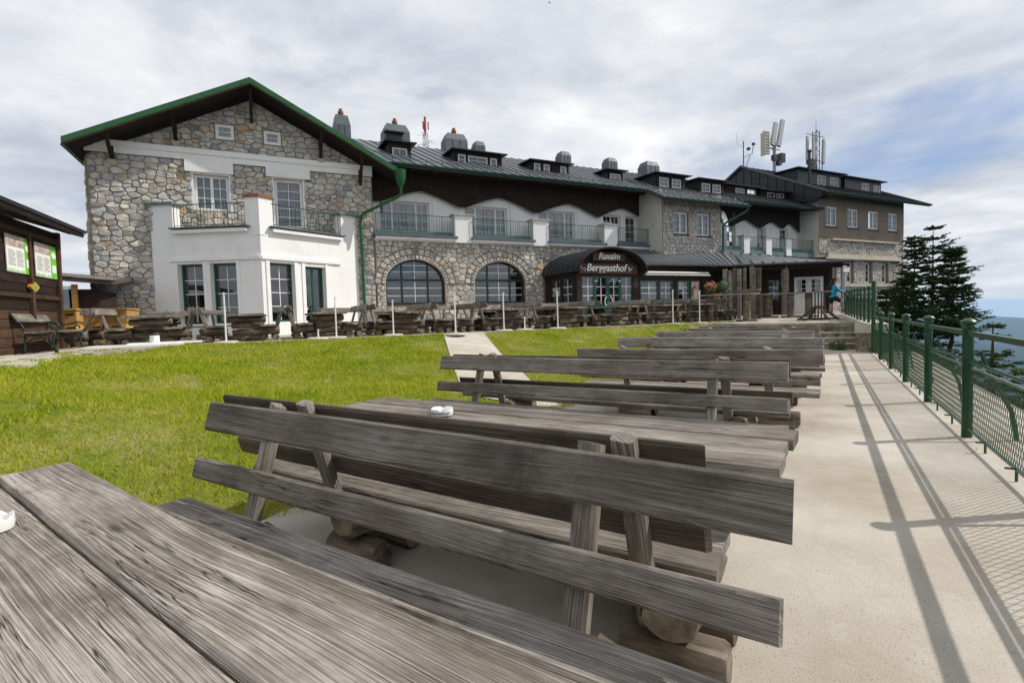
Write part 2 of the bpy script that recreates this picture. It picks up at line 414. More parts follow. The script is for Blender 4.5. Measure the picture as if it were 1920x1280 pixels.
def in_path(x, y, mrg=0.):
    n_ = 4; ins = True
    for i in range(4):
        a = PATH[i]; b = PATH[(i+1) % 4]; e = b-a
        if (e.x*(y-a.y)-e.y*(x-a.x))/e.length > mrg: ins = False
    return ins

# ------------------------------------------------------------------ the setting
def build_setting():
    # far terrain: one sheet from under the terrace to the horizon
    rad = [0, 6, 12, 20, 28, 36, 46, 60, 80, 110, 150, 220, 320, 480, 700, 1000, 1400, 1900, 2500, 3300, 4300, 5500, 7000, 7800, 8700, 9600, 10500, 11500, 12500, 13500, 15000, 17000]
    na = 540; vs = []; fs = []
    r2 = random.Random(5); ph = [r2.uniform(0, 6.28) for _ in range(12)]
    def hill(x, y):
        s = 0
        for k in range(6):
            f = (1/4200)*(1.75**k); a = 120/(1.5**k); q = ph[k]; s += a*math.sin(x*f*math.cos(q*3)+y*f*math.sin(q*3)+ph[k+6])*math.sin(y*f*.8-x*f*.5+q)
        return s
    def h(x, y):
        r = math.hypot(x, y); t, n = tn((x, y))
        s = max(0, t-2.25); base = -.35 - .62*s if s > 0 else -.35
        if r > 60 and t < 2.25: base -= .35*(r-60)
        base = max(base, -560 + .2*min(r, 0))
        k = min(1, max(0, (r-900)/2500)); a_ = math.atan2(x, y); far = -540 + hill(x, y)*.45 + 330*math.exp(-((r-12500)/2200)**2)*(.85+.08*math.sin(a_*9+1)+.10*math.sin(a_*37+.6)+.05*math.sin(a_*83)) + 270*math.exp(-((r-6200)/900)**2)*.85*(.65+.25*math.sin(a_*7+2.2)+.3*math.sin(a_*29)+.12*math.sin(a_*71)) + 90*math.exp(-((r-3600)/500)**2)*(.6+.4*math.sin(a_*11))
        return base*(1-k)+far*k if r > 900 else base + (hill(x, y)*.15*min(1, max(0, (r-150)/600)))
    for r in rad:
        for k in range(na):
            a = 2*math.pi*k/na; x, y = r*math.sin(a)+.001*k*(r == 0), r*math.cos(a); vs.append((x, y, h(x, y)))
    for i in range(len(rad)-1):
        for k in range(na):
            k2 = (k+1) % na; fs.append((i*na+k, i*na+k2, (i+1)*na+k2, (i+1)*na+k))
    mb = MB(); mb.v = vs; mb.f = fs; tag(mb.build('ground', MATS['hill_forest'], smooth=True), kind='structure')
    # concrete pavement along the railing
    mb = MB(); pl = [Q(-4.6, -6), Q(2.1, -6), Q(2.1, 19.2), Q(.95, 20.4), Q(-5.0, 21.6), Q(-5.3, 9.5), Q(-5.6, 6.2), Q(-4.2, 3.2)]
    mb.prism([(p.x, p.y) for p in pl], lambda a, b, d: (a, b, d), -.3, 0.); tag(mb.build('pavement', MATS['concrete']), kind='structure')
    # lawn sheet
    xs = np.arange(-11.5, 9.5, .3); ys = np.arange(-3., 22., .3); vs = []; fs = []; idx = {}
    for j, y in enumerate(ys):
        for i, x in enumerate(xs):
            dp, dv, dl = lawn_d(x, y); idx[i, j] = len(vs)
            vs.append((x, y, lawn_z(x, y) if dp > -.4 else -.25))
    nx = len(xs)
    for j in range(len(ys)-1):
        for i in range(nx-1):
            cx, cy = xs[i]+.15, ys[j]+.15; dp, dv, dl = lawn_d(cx, cy)
            if dp > -.6 and dv > -.5 and dl > -.5: fs.append((j*nx+i, j*nx+i+1, (j+1)*nx+i+1, (j+1)*nx+i))
    mb = MB(); mb.v = vs; mb.f = fs; tag(mb.build('lawn', MATS['soil'], smooth=True), kind='structure')
    # concrete path up the lawn
    mb = MB(); A, B, C_, D = PATH; K = 14; vs = []
    for k in range(K+1):
        f = k/K; a = A.lerp(B, f); b = D.lerp(C_, f)
        for m in range(5):
            p = a.lerp(b, m/4); vs.append((p.x, p.y, max(.012, lawn_z(p.x, p.y)+.02)))
    mb.add(vs, [(k*5+m, k*5+m+1, k*5+m+6, k*5+m+5) for k in range(K) for m in range(4)])
    tag(mb.build('path', MATS['concrete'], smooth=True), kind='structure')
    # upper patio and terrace
    edge = [W(u, 9.05) for u in np.linspace(-6.2, 11.65, 24)] + [Q(t, 21.25) for t in np.linspace(-4.0, .72, 8)]
    back = [W(34, 3), W(34, -12), W(-16, -12), Vector((-19, 8, 0)), Vector((-14, 2, 0)), Vector((-7.4, 5.6, 0)), Vector((-6.9, 6.9, 0)), Vector((-8.2, 9.6, 0))]
    poly = edge + [Vector((12.6, 18.8, 0)), Vector((17.2, 26.2, 0))] + back
    pp = [Vector((p.x, p.y, 0)) for p in poly]; tri = tessellate_polygon([pp]); mb = MB()
    bm = bmesh.new(); bv = [bm.verts.new(p) for p in pp]
    for t in tri: bm.faces.new([bv[i] for i in t])
    bmesh.ops.triangulate(bm, faces=bm.faces[:]); bmesh.ops.subdivide_edges(bm, edges=bm.edges[:], cuts=5, use_grid_fill=True)
    for v in bm.verts: v.co.z = zup(v.co.x, v.co.y)
    me = bpy.data.meshes.new('patio'); bm.to_mesh(me); bm.free(); me.materials.append(MATS['patio_gravel'])
    tag(link('patio', me), kind='structure')
    mb = MB(); n_ = len(poly)
    for i in range(n_):
        a = poly[i]; b = poly[(i+1) % n_]
        mb.add([(a.x, a.y, zup(a.x, a.y)), (b.x, b.y, zup(b.x, b.y)), (b.x, b.y, -.6), (a.x, a.y, -.6)], [(0, 1, 2, 3)])
    tag(mb.build('terrace_edge', MATS['retaining_rock']), kind='structure')
    # flagstones by the hut
    r3 = random.Random(8); slab_root = tag(link('flagstone_path', None, None, (-8.2, 9.5, .93)), kind='structure')
    for i in range(9):
        for j in range(3):
            c = LA + LD*(.2+i*.85) - LN*(.05+j*.62+r3.uniform(0, .1)); k = 6; mb = MB()
            pl = [(c.x+math.cos(6.28*q/k+r3.uniform(-.2, .2))*r3.uniform(.3, .42), c.y+math.sin(6.28*q/k)*r3.uniform(.26, .38)) for q in range(k)]
            z0 = zup(c.x, c.y); mb.prism(pl, lambda a, b, d: (a-(-8.2), b-9.5, d-.93), z0-.05, z0+r3.uniform(.008, .02)); mb.build('flagstone', MATS['sill_stone'], slab_root)
    # steps up to the terrace
    root = tag(link('steps', None, None, tuple(Q(-.4, 20.1))), kind='structure')
    for k in range(5):
        mb = MB(); z1 = .168*(k+1); c = Q(-.6, 20.1+k*.29+.7) - root.location; mb.box((c.x, c.y, z1/2-.2), (2.6, 1.4-k*.2, z1+.4), Matrix.Rotation(R_(-32), 3, 'Z'))
        st = mb.build('step', MATS['retaining_rock'], root); mb = MB(); d_ = 1.4-k*.2; f = NP*(-d_/2+.18); mb.box((c.x+f.x, c.y+f.y, z1+.012), (2.66, .40, .03), Matrix.Rotation(R_(-32), 3, 'Z')); mb.build('tread', MATS['sill_stone'], st)
build_setting()

def build_grass():
    g = np.random.default_rng(3); n = 420000
    # more blades near the camera: sample depth with density falling off
    x = g.uniform(-11, 9, n*3); y = g.uniform(.5, 21.5, n*3); dist = np.hypot(x, y)
    keep = g.random(n*3) < np.clip(5.5/np.maximum(dist, 3.5), 0, 1)**1.35; x = x[keep]; y = y[keep]
    px, py = np.array(PA[:2]); dp = (x-px)*PL.x+(y-py)*PL.y + .25*np.sin(y*1.3)
    dv = (x-O.x)*N.x+(y-O.y)*N.y-9.0; dl = (x-LA.x)*LN.x+(y-LA.y)*LN.y + .2*np.sin(y*2.1)
    edge = .05*np.sin(x*9)+.05*np.sin(y*11)
    ok = (dp > .0+edge) & (dv > -.10+edge) & (dl > .0+edge)
    bare = np.sin(x*1.9+1.3)*np.sin(y*2.3+.4)+.5*np.sin(x*4.1)*np.sin(y*3.7+1)+.6*np.sin(x*7.7+y*5.1)*.5
    ok &= ~((bare > .95) & (g.random(len(x)) < .8))
    x = x[ok]; y = y[ok]; ip = np.array([in_path(a, b, .03) for a, b in zip(x, y)]) ; x = x[~ip]; y = y[~ip]
    if len(x) > n: x = x[:n]; y = y[:n]
    z = np.array([lawn_z(a, b) for a, b in zip(x, y)]); dist = np.hypot(x, y); m = len(x)
    a = g.uniform(0, 6.28, m); hgt = g.uniform(.025, .075, m)*(1+.5*np.sin(x*2.2)*np.sin(y*1.7)); wd = g.uniform(.0028, .005, m)*np.clip(dist/4, 1, 4.5)
    lx = g.normal(0, .6, m)*hgt; ly = g.normal(0, .6, m)*hgt
    v = np.zeros((m, 3, 3)); v[:, 0] = np.stack([x-np.cos(a)*wd, y-np.sin(a)*wd, z-.01], 1); v[:, 1] = np.stack([x+np.cos(a)*wd, y+np.sin(a)*wd, z-.01], 1); v[:, 2] = np.stack([x+lx, y+ly, z+hgt], 1)
    me = np_mesh('grass', v.reshape(-1, 3), np.arange(m*3).reshape(m, 3), MATS['grass'])
    tag(link('grass', me), 'short bright green and yellowish grass covering the sloping lawn', 'grass', kind='stuff')
build_grass()

# ------------------------------------------------------------------ building helpers (local x = u along the facade, y = -v, z up)
def bthing(name, label, ub, vb, zb=.93, cat='building', group=None):
    o = thing(name, label, cat, W(ub, vb, zb), BRZ, group); o['off'] = (-ub, vb, -zb); return o
def part(mb, name, m, parent, smooth=False):
    off = parent['off'] if 'off' in parent else (0, 0, 0)
    return mb.build(name, MATS[m] if isinstance(m, str) else m, parent, tuple(off), (0, 0, 0), smooth)
def clip(poly, a, b, c):
    """keep the part of poly where a*x+b*y <= c"""
    out = []; n = len(poly)
    for i in range(n):
        p = poly[i]; q = poly[(i+1) % n]; dp = a*p[0]+b*p[1]-c; dq = a*q[0]+b*q[1]-c
        if dp <= 0: out.append(p)
        if (dp < 0 < dq) or (dq < 0 < dp):
            t = dp/(dp-dq); out.append((p[0]+(q[0]-p[0])*t, p[1]+(q[1]-p[1])*t))
    return out
def area(p): return abs(sum(p[i][0]*p[(i+1) % len(p)][1]-p[(i+1) % len(p)][0]*p[i][1] for i in range(len(p))))/2 if len(p) > 2 else 0
def cen(p): return sum(a for a, b in p)/len(p), sum(b for a, b in p)/len(p)
def rubble(u0, u1, z0, z1, sw, sh, planes=(), holes=(), seed=1):
    """irregular courses of stones (2-D polygons) filling a wall with openings"""
    r = random.Random(seed); pts = []; z = z0
    while z < z1+sh:
        h_ = sh*r.uniform(.7, 1.35); x = u0-r.random()*sw
        while x < u1+sw:
            w_ = sw*r.choice((.45, .6, .8, 1., 1.1, 1.4, 1.7))
            if w_ < sw*.7 and r.random() < .5:
                pts.append((x+w_/2, z+h_*.25)); pts.append((x+w_/2+r.uniform(-.03, .03), z+h_*.78))
            else: pts.append((x+w_/2+r.uniform(-.1, .1)*sw, z+h_*r.uniform(.3, .7)))
            x += w_
        z += h_
    A = np.array(pts); S = np.array([1., sw/sh*.85]); As = A*S; cells = []
    for i, p in enumerate(pts):
        if not (u0-.05 < p[0] < u1+.05 and z0-.05 < p[1] < z1+.05): continue
        poly = [(max(u0, p[0]-2*sw), max(z0, p[1]-2*sw)), (min(u1, p[0]+2*sw), max(z0, p[1]-2*sw)), (min(u1, p[0]+2*sw), min(z1, p[1]+2*sw)), (max(u0, p[0]-2*sw), min(z1, p[1]+2*sw))]
        d = ((As-As[i])**2).sum(1); nb = np.argsort(d)[1:15]
        for j in nb:
            dx, dz = As[j]-As[i]; mx, mz = (As[j]+As[i])/2
            poly = clip(poly, dx*S[0], dz*S[1], dx*mx+dz*mz)
            if len(poly) < 3: break
        for a, b, c in planes: poly = clip(poly, a, b, c) if len(poly) > 2 else poly
        for h_ in holes:
            if len(poly) < 3: break
            cx, cz = cen(poly)
            if h_[0] == 'r':
                _, a0, a1, b0, b1 = h_; xs = [q[0] for q in poly]; zs = [q[1] for q in poly]
                if max(xs) <= a0 or min(xs) >= a1 or max(zs) <= b0 or min(zs) >= b1: continue
                poly = max((clip(poly, 1, 0, a0), clip(poly, -1, 0, -a1), clip(poly, 0, 1, b0), clip(poly, 0, -1, -b1)), key=area)
            elif h_[0] == 'e':
                _, c0, c1, ea, eb = h_
                if cz < c1-.05 or min(((q[0]-c0)/ea)**2+((q[1]-c1)/eb)**2 for q in poly) >= 1: continue
                dx, dz = (cx-c0)/ea, (cz-c1)/eb; l = math.hypot(dx, dz) or 1; ux, uz = dx/l, dz/l; nx_, nz_ = ux/ea, uz/eb
                poly = clip(poly, -nx_, -nz_, -(nx_*(c0+ea*ux)+nz_*(c1+eb*uz)))
            else:
                _, c0, c1, rr = h_; dx, dz = cx-c0, cz-c1; l = math.hypot(dx, dz) or 1
                if min(math.hypot(q[0]-c0, q[1]-c1) for q in poly) < rr: poly = clip(poly, -dx/l, -dz/l, -(dx/l*c0+dz/l*c1+rr))
        if len(poly) > 2 and area(poly) > .12*sw*sh: cells.append(poly)
    return cells
def stone_shape(poly, r, joint=.011, out=.045):
    cx, cz = cen(poly); rad = math.sqrt(area(poly)/math.pi); k = max(.5, 1-joint/rad)
    p = [((a-cx)*k, (b-cz)*k) for a, b in poly]
    q = []
    for i in range(len(p)):                       # one corner-cutting pass rounds the stone
        a = p[i]; b = p[(i+1) % len(p)]; t1, t2 = r.uniform(.08, .2), r.uniform(.8, .92); q += [(a[0]*(1-t1)+b[0]*t1, a[1]*(1-t1)+b[1]*t1), (a[0]*(1-t2)+b[0]*t2, a[1]*(1-t2)+b[1]*t2)]
    n = len(q); tx, tz = r.uniform(-.25, .25), r.uniform(-.25, .25); o_ = out*r.uniform(.6, 1.3)
    vs = [(a, .02, b) for a, b in q]+[(a, -o_*.55, b) for a, b in q]
    j_ = [r.uniform(.76, .92) for _ in q]; vs += [(a*j_[i], -o_-(a*tx+b*tz)*.45+r.uniform(-.006, .006), b*j_[i]) for i, (a, b) in enumerate(q)]; vs.append((r.uniform(-.02, .02), -o_*1.06, r.uniform(-.02, .02)))
    fs = [(i, (i+1) % n, n+(i+1) % n, n+i) for i in range(n)]+[(n+i, n+(i+1) % n, 2*n+(i+1) % n, 2*n+i) for i in range(n)]+[(2*n+i, 2*n+(i+1) % n, 3*n) for i in range(n)]
    return (cx, cz), vs, fs
def lay_stones(cells, wall, v, seed=2, maxn=300, out=.045, frame=None):
    """the largest stones become parts, the rest one joined part; frame maps (a,y,b) when the wall is not the facade"""
    r = random.Random(seed); cells = sorted(cells, key=area, reverse=True); rest = MB()
    fr = frame or (lambda a, y, b: (a, -v+y, b))
    for i, c in enumerate(cells):
        (cx, cz), vs, fs = stone_shape(c, r, out=out)
        if i < maxn:
            me = bpy.data.meshes.new('stone'); o0 = Vector(fr(cx, 0, cz)); me.from_pydata([tuple(Vector(fr(cx+a, y, cz+b))-o0) for a, y, b in vs], [], fs)
            smooth_mesh(me, 28); me.materials.append(MATS['stone']); link('stone', me, wall, tuple(o0))
        else: rest.add([fr(cx+a, y, cz+b) for a, y, b in vs], fs)
    if rest.v: tag(part(rest, 'small_stones', 'stone', wall, 28), kind='stuff')
def wall_mb(outer, holes, v, depth, frame=None):
    """wall face with openings, reveals going back by depth"""
    fr = frame or (lambda a, y, b: (a, -v+y, b)); mb = MB()
    loops = [outer]+list(holes); flat = [p for l in loops for p in l]
    tri = tessellate_polygon([[Vector((a, b, 0)) for a, b in l] for l in loops])
    mb.add([fr(a, 0, b) for a, b in flat], [tuple(t) for t in tri])
    for l in loops:
        n = len(l); mb.add([fr(a, 0, b) for a, b in l]+[fr(a, depth, b) for a, b in l], [(i, (i+1) % n, n+(i+1) % n, n+i) for i in range(n)])
    return mb
def rect(a0, a1, b0, b1): return [(a0, b0), (a1, b0), (a1, b1), (a0, b1)]
def window(parent, a0, a1, b0, b1, v, fm='white_paint', cols=(1,), rows=2, fwid=.07, bar=.025, dep=.06, curtain=0., frame=None, sash=True, back=.35, barm=None, name='window', rowz=None):
    """framed window: a0..a1 x b0..b1 on plane v; cols = relative widths of the lights, each light split by thin bars"""
    fr = frame or (lambda a, y, b: (a, -v+y, b)); mb = MB()
    def bx(x0, x1, z0, z1, y0, y1, m=mb):
        pts = [fr(a, y, b) for a in (x0, x1) for y in (y0, y1) for b in (z0, z1)]
        m.add(pts, [(0, 1, 3, 2), (4, 6, 7, 5), (0, 4, 5, 1), (2, 3, 7, 6), (0, 2, 6, 4), (1, 5, 7, 3)])
    f = fwid; bx(a0, a0+f, b0, b1, 0, dep); bx(a1-f, a1, b0, b1, 0, dep); bx(a0+f, a1-f, b0, b0+f, 0, dep); bx(a0+f, a1-f, b1-f, b1, 0, dep)
    tot = sum(cols); x = a0+f; wid = (a1-a0-2*f); panes = []
    for i, c in enumerate(cols):
        w_ = wid*c/tot
        if i: bx(x-f*.5, x+f*.5, b0+f, b1-f, .004, dep-.002)
        l, r_ = x+(f*.5 if i else 0), x+w_-(f*.5 if i < len(cols)-1 else 0)
        panes.append((l, r_)); x += w_
    wobj = part(mb, name, fm, parent)
    bars = MB()
    for l, r_ in panes:
        nx = 2 if (r_-l) > .55*(b1-b0)/max(rows, 1) and (r_-l) > .42 else 1
        zs = rowz or [b0+f+(b1-b0-2*f)*k/rows for k in range(1, rows)]
        for k in range(1, nx): bx(l+(r_-l)*k/nx-bar/2, l+(r_-l)*k/nx+bar/2, b0+f, b1-f, .012, dep-.012, bars)
        for z in zs: bx(l, r_, z-bar/2, z+bar/2, .014, dep-.014, bars)
        ze = [b0+f]+list(zs)+[b1-f]
        for k in range(nx):
            for q in range(len(ze)-1):
                m = MB(); xa, xb = l+(r_-l)*k/nx, l+(r_-l)*(k+1)/nx
                m.add([fr(xa, dep*.5, ze[q]), fr(xb, dep*.5, ze[q]), fr(xb, dep*.5, ze[q+1]), fr(xa, dep*.5, ze[q+1])], [(0, 1, 2, 3)])
                part(m, 'pane', 'glass', wobj)
    if bars.v: part(bars, 'glazing_bars', barm or fm, wobj)
    m = MB(); m.add([fr(a0, back, b0), fr(a1, back, b0), fr(a1, back, b1), fr(a0, back, b1)], [(0, 1, 2, 3)])
    for s_ in (a0, a1): m.add([fr(s_, dep, b0), fr(s_, back, b0), fr(s_, back, b1), fr(s_, dep, b1)], [(0, 1, 2, 3)])
    for s_ in (b0, b1): m.add([fr(a0, dep, s_), fr(a1, dep, s_), fr(a1, back, s_), fr(a0, back, s_)], [(0, 1, 2, 3)])
    part(m, 'dark_room_box', 'unlit_interior', wobj)  # shallow near-black box, painted to pass for an unlit room
    if curtain:
        m = MB(); K = 24; vs = []
        for k in range(K+1):
            a = a0+f+(a1-a0-2*f)*k/K; y = back*.5+.03*math.sin(k*2.1); vs += [fr(a, y, b0+f+.02), fr(a, y, b0+(b1-b0)*curtain)]
        for side in (0,):
            m.add(vs, [(2*k, 2*k+2, 2*k+3, 2*k+1) for k in range(K) if not (K*.42 < k < K*.58)])
        part(m, 'curtain', 'curtain', wobj)
    return wobj
def railing(parent, pts, h=.85, m='green_paint', gap=.12, name='railing'):
    """iron balcony railing along points (u,v,z)"""
    mb = MB(); pts = [Vector((u, -v, z)) for u, v, z in pts]
    for a, b in zip(pts, pts[1:]):
        up = Vector((0, 0, h)); mb.bar(a+up, b+up, .035, .03); mb.bar(a+Vector((0, 0, .08)), b+Vector((0, 0, .08)), .025, .02)
        n = max(2, int((b-a).length/gap))
        for k in range(n+1):
            p = a.lerp(b, k/n); thick = .028 if k % 8 == 0 else .012
            mb.bar(p+Vector((0, 0, .0 if k % 8 == 0 else .08)), p+up, thick)
    return part(mb, name, m, parent)
def seamed_roof(parent, e0, e1, r1, r0, mname='roof_metal', th=.09, step=.55, name='roof', rib=.045, seams=True):
    """metal roof pane: eave e0-e1, ridge r0-r1, with standing seams as parts"""
    mb = MB(); mb.slab(e0, e1, r1, r0, th); ro = part(mb, name, mname, parent)
    e0, e1, r0, r1 = (Vector(p) for p in (e0, e1, r0, r1)); n = max(1, int((e1-e0).length/step)); nn = (e1-e0).cross(r0-e0).normalized()
    if nn.z < 0: nn = -nn
    if seams:
        for k in range(n+1):
            a = e0.lerp(e1, k/n)+nn*.02; b = r0.lerp(r1, k/n)+nn*.02; m = MB(); c = (a+b)/2
            m.bar(a-c, b-c, .022, rib, up=tuple(nn)); m.build('roof_seam', MATS[mname], ro, tuple(c))
    return ro
def gutter(parent, u0_, u1_, v, z, m='gutter_dark_green', hooks=1.3, lip=True):
    mb = MB(); K = 7; prof = [(math.cos(math.pi+math.pi*k/K)*.085, math.sin(math.pi+math.pi*k/K)*.085) for k in range(K+1)]
    vs = [(x, -v+a, z+b) for x in (u0_, u1_) for a, b in prof]+[(x, -v+a*.86, z+b*.86) for x in (u0_, u1_) for a, b in prof]; n = K+1
    fs = [(k, k+1, n+k+1, n+k) for k in range(K)]+[(2*n+k, 2*n+k+1, 3*n+k+1, 3*n+k) for k in range(K)]+[(0, n, 3*n, 2*n), (n-1, 2*n-1, 4*n-1, 3*n-1)]
    fs += [tuple(range(n)), tuple(range(n, 2*n))]; mb.add(vs, fs); go = part(mb, 'gutter', m, parent, 40)
    h_ = MB(); x = u0_+.3
    while x < u1_: h_.tube([(x, -v-.09, z+.02), (x, -v-.075, z-.06), (x, -v, z-.1), (x, -v+.09, z-.03)], .012, 5); x += hooks
    tag(part(h_, 'gutter_hooks', m, go), kind='stuff')
    if lip:
        l_ = MB(); l_.b2(u0_, u1_, -v+.09, -v+.115, z-.14, z-.09); part(l_, 'eave_flashing', 'zinc', go)
    return go
def dormer(parent, ua, ub, vf, z0, z1, wins, vback, over=.25, cheek='roof_dark', face='dark_wood'):
    """flat-roofed dormer with a timber front and metal cheeks"""
    mb = MB(); holes = [rect(*w_) for w_ in wins]
    f = part(wall_mb(rect(ua, ub, z0, z1), holes, vf, .08), 'dormer', face, parent)
    m = MB()
    for x, s in ((ua, 1), (ub, -1)): m.add([(x, -vf, z0), (x, -vf, z1), (x, -vback, z1+.04), (x+s*.03, -vf, z0), (x+s*.03, -vf, z1), (x+s*.03, -vback, z1+.04)], [(0, 1, 2), (3, 5, 4), (0, 3, 4, 1), (1, 4, 5, 2), (2, 5, 3, 0)])
    part(m, 'cheek', cheek, f)
    m = MB(); m.slab((ua-over, -vf-over, z1+.02), (ub+over, -vf-over, z1+.02), (ub+over, -vback, z1+.10), (ua-over, -vback, z1+.10), .05); part(m, 'dormer_roof', cheek, f)
    for w_ in wins:
        wo = window(f, *w_, vf-.015, cols=(1,) , rows=2 if (w_[3]-w_[2]) > .45 else 1, fwid=.06, bar=.02, back=.25)
    return f
def chimney(parent, uc, vc, z0, z1, wu, wv, pot=None, m='zinc'):
    mb = MB(); a, b = wu/2, wv/2; zt = z0+(z1-z0)*.72
    lv = [(z0, 1.), (zt, .98), (z1, .72)]; vs = [(uc+sx*a*k, -vc+sy*b*k, z) for z, k in lv for sx, sy in ((-1, -1), (1, -1), (1, 1), (-1, 1))]
    fs = [(l*4+i, l*4+(i+1) % 4, l*4+4+(i+1) % 4, l*4+4+i) for l in range(2) for i in range(4)]+[(8, 9, 10, 11)]; mb.add(vs, fs); c = part(mb, 'chimney', m, parent)
    m2 = MB()
    for k in (-1, 1): m2.b2(uc+k*a*.34-.012, uc+k*a*.34+.012, -vc-b-.015, -vc-b+.02, z0, zt)
    part(m2, 'chimney_seams', m, c)
    if pot:
        m3 = MB(); m3.tube([(uc, -vc, z1-.02), (uc, -vc, z1+.12), (uc, -vc, z1+.14), (uc, -vc, z1+.26), (uc, -vc, z1+.28), (uc, -vc, z1+.40)], [.12, .115, .15, .15, .10, .09], 10); part(m3, 'chimney_pot', 'terracotta', c)
    return c

# ------------------------------------------------------------------ the gable house on the left
def arch(cu, half, zb, zs, rise, n=16):
    return [(cu-half, zb), (cu+half, zb)]+[(cu+half*math.cos(math.pi*k/n), zs+rise*math.sin(math.pi*k/n)) for k in range(n+1)]
ZG = .93
def gable_house():
    g = bthing('gable_house', 'stone gable house with white corner bay and green edged roof at left', -4.2, 0)
    ul, ur, zb = -9.55, .58, 7.8; um = -4.12; sl = .505; zt = 10.42
    outer = [(ul, .6), (ur, .6), (ur, 7.75), (ur, zt-sl*(ur-um)), (um, zt), (ul, zt-sl*(um-ul))]
    at = [(-5.42, -4.78, 8.73, 9.30), (-3.70, -3.07, 8.73, 9.26)]; lo = [(-6.26, -5.05, 5.9, 7.30), (-3.42, -2.31, 5.35, 7.38)]
    wl = part(wall_mb(outer, [rect(*a) for a in at+lo], 0, .25), 'gable_wall', 'mortar', g)
    band = ('r', ul, ur, 7.78, 8.26); hs = [('r', a-.04, b+.04, c-.05, d+.04) for a, b, c, d in at+lo]+[band, ('r', -6.55, -4.85, 7.34, 7.8), ('r', -3.72, -1.98, 7.40, 7.8)]
    hs += [('r', -7.72, -.2, .5, 5.0)]
    pl = [(sl, 1, zt+sl*um), (-sl, 1, zt-sl*um)]
    lay_stones(rubble(ul+.02, ur-.02, .7, 10.4, .36, .215, pl, hs, 4), wl, 0, 3, 300)
    # rough left side wall, quoined edge standing out
    sm = MB(); sm.b2(ul, ul+.02, .02, 9.5, .6, 7.7); part(sm, 'side_wall', 'mortar', g)
    fr = lambda a, y, b: (ul-.35*(7.6-b)/7.6*.4-.02+y, a, b)
    qm = MB(); qm.add([(ul, .0, .6), (ul, .7, .6), (ul-.14, .7, .6), (ul-.14, .0, .6), (ul, 0, 7.6), (ul, .7, 7.6), (ul-.04, .7, 7.6), (ul-.04, 0, 7.6)], [(0, 1, 2, 3), (4, 5, 6, 7), (0, 4, 5, 1), (1, 5, 6, 2), (2, 6, 7, 3), (3, 7, 4, 0)]); bt = part(qm, 'buttress', 'mortar', g)
    lay_stones(rubble(.03, 2.4, .7, 7.5, .36, .23, (), (), 9), bt, 0, 5, 0, .06, fr)
    m = MB(); m.b2(ul-.02, ur+.01, -.10, .0, 7.80, 8.03); m.b2(ul-.02, ur+.012, -.14, .0, 8.032, 8.24); part(m, 'stone_band', 'sill_stone', g).data.materials[0] = MATS['white_plaster']
    for a0, a1, b0, b1 in ((-6.53, -4.87, 7.36, 7.80), (-3.70, -2.0, 7.42, 7.80)):
        m = MB(); m.b2(a0, a1, -.12, .05, b0, b1-.003); part(m, 'lintel', 'white_plaster', g)
    for a in at: window(g, *a, .03, rows=2, fwid=.11, curtain=.9, back=.3)
    w1 = window(g, *lo[0], -.10, cols=(1, 1), rows=3, fwid=.11, curtain=.95); w2 = window(g, *lo[1], -.10, cols=(1,), rows=5, fwid=.12, curtain=.95)
    for a0, a1, b0, b1 in lo:
        
        for bb in ((a0-.1, a0, -.02, .06, b0, b1), (a1, a1+.1, -.02, .06, b0, b1), (a0-.1, a1+.1, -.03, .06, b1, b1+.06)): m = MB(); m.b2(*bb); part(m, 'window_surround', 'white_plaster', g)
    # roof: two panes meeting at the ridge, deep overhang at the front
    vf, vb_ = 1.05, -9.5; zr = 10.83; el, er = -9.95, 1.75; s2 = .512
    for e, nm in ((el, 'left'), (er, 'right')):
        ze = zr-s2*abs(e-um)
        ro = seamed_roof(g, (e, -vf, ze), (e, -vb_, ze), (um, -vb_, zr), (um, -vf, zr), 'roof_metal', .10, .6, seams=(e > 0))
        d = -1 if e < 0 else 1
        # green verge board and soffit boards
        m = MB(); m.add([(e, -vf-.03, ze+.06), (um, -vf-.03, zr+.06), (um, -vf-.03, zr-.15), (e, -vf-.03, ze-.15), (e, -vf, ze+.06), (um, -vf, zr+.06), (um, -vf, zr-.15), (e, -vf, ze-.15)], [(0, 1, 2, 3), (7, 6, 5, 4), (0, 4, 5, 1), (2, 6, 7, 3), (0, 3, 7, 4), (1, 5, 6, 2)]); part(m, 'verge_board', 'gutter_green', ro)
        m = MB(); m.add([(e, -vf-.012, ze-.152), (um, -vf-.012, zr-.152), (um, -vf-.012, zr-.20), (e, -vf-.012, ze-.20), (e, -vf+.03, ze-.152), (um, -vf+.03, zr-.152), (um, -vf+.03, zr-.20), (e, -vf+.03, ze-.20)], [(0, 1, 2, 3), (7, 6, 5, 4), (0, 4, 5, 1), (2, 6, 7, 3), (0, 3, 7, 4), (1, 5, 6, 2)]); part(m, 'drip_edge', 'brown_wood', ro)
        m = MB(); m.slab((e, -vf+.02, ze-.11), (e, 2.5, ze-.11), (um, 2.5, zr-.11), (um, -vf+.02, zr-.11), .04); part(m, 'soffit', 'dark_wood', ro)
        m = MB(); m.slab((e-.05*d*-1, -vf+.3, ze-.06), (e+.12*d, -vf+.3, ze-.10), (e+.12*d, 9, ze-.10), (e-.05*d*-1, 9, ze-.06), .06); part(m, 'eave_gutter', 'gutter_green', ro)
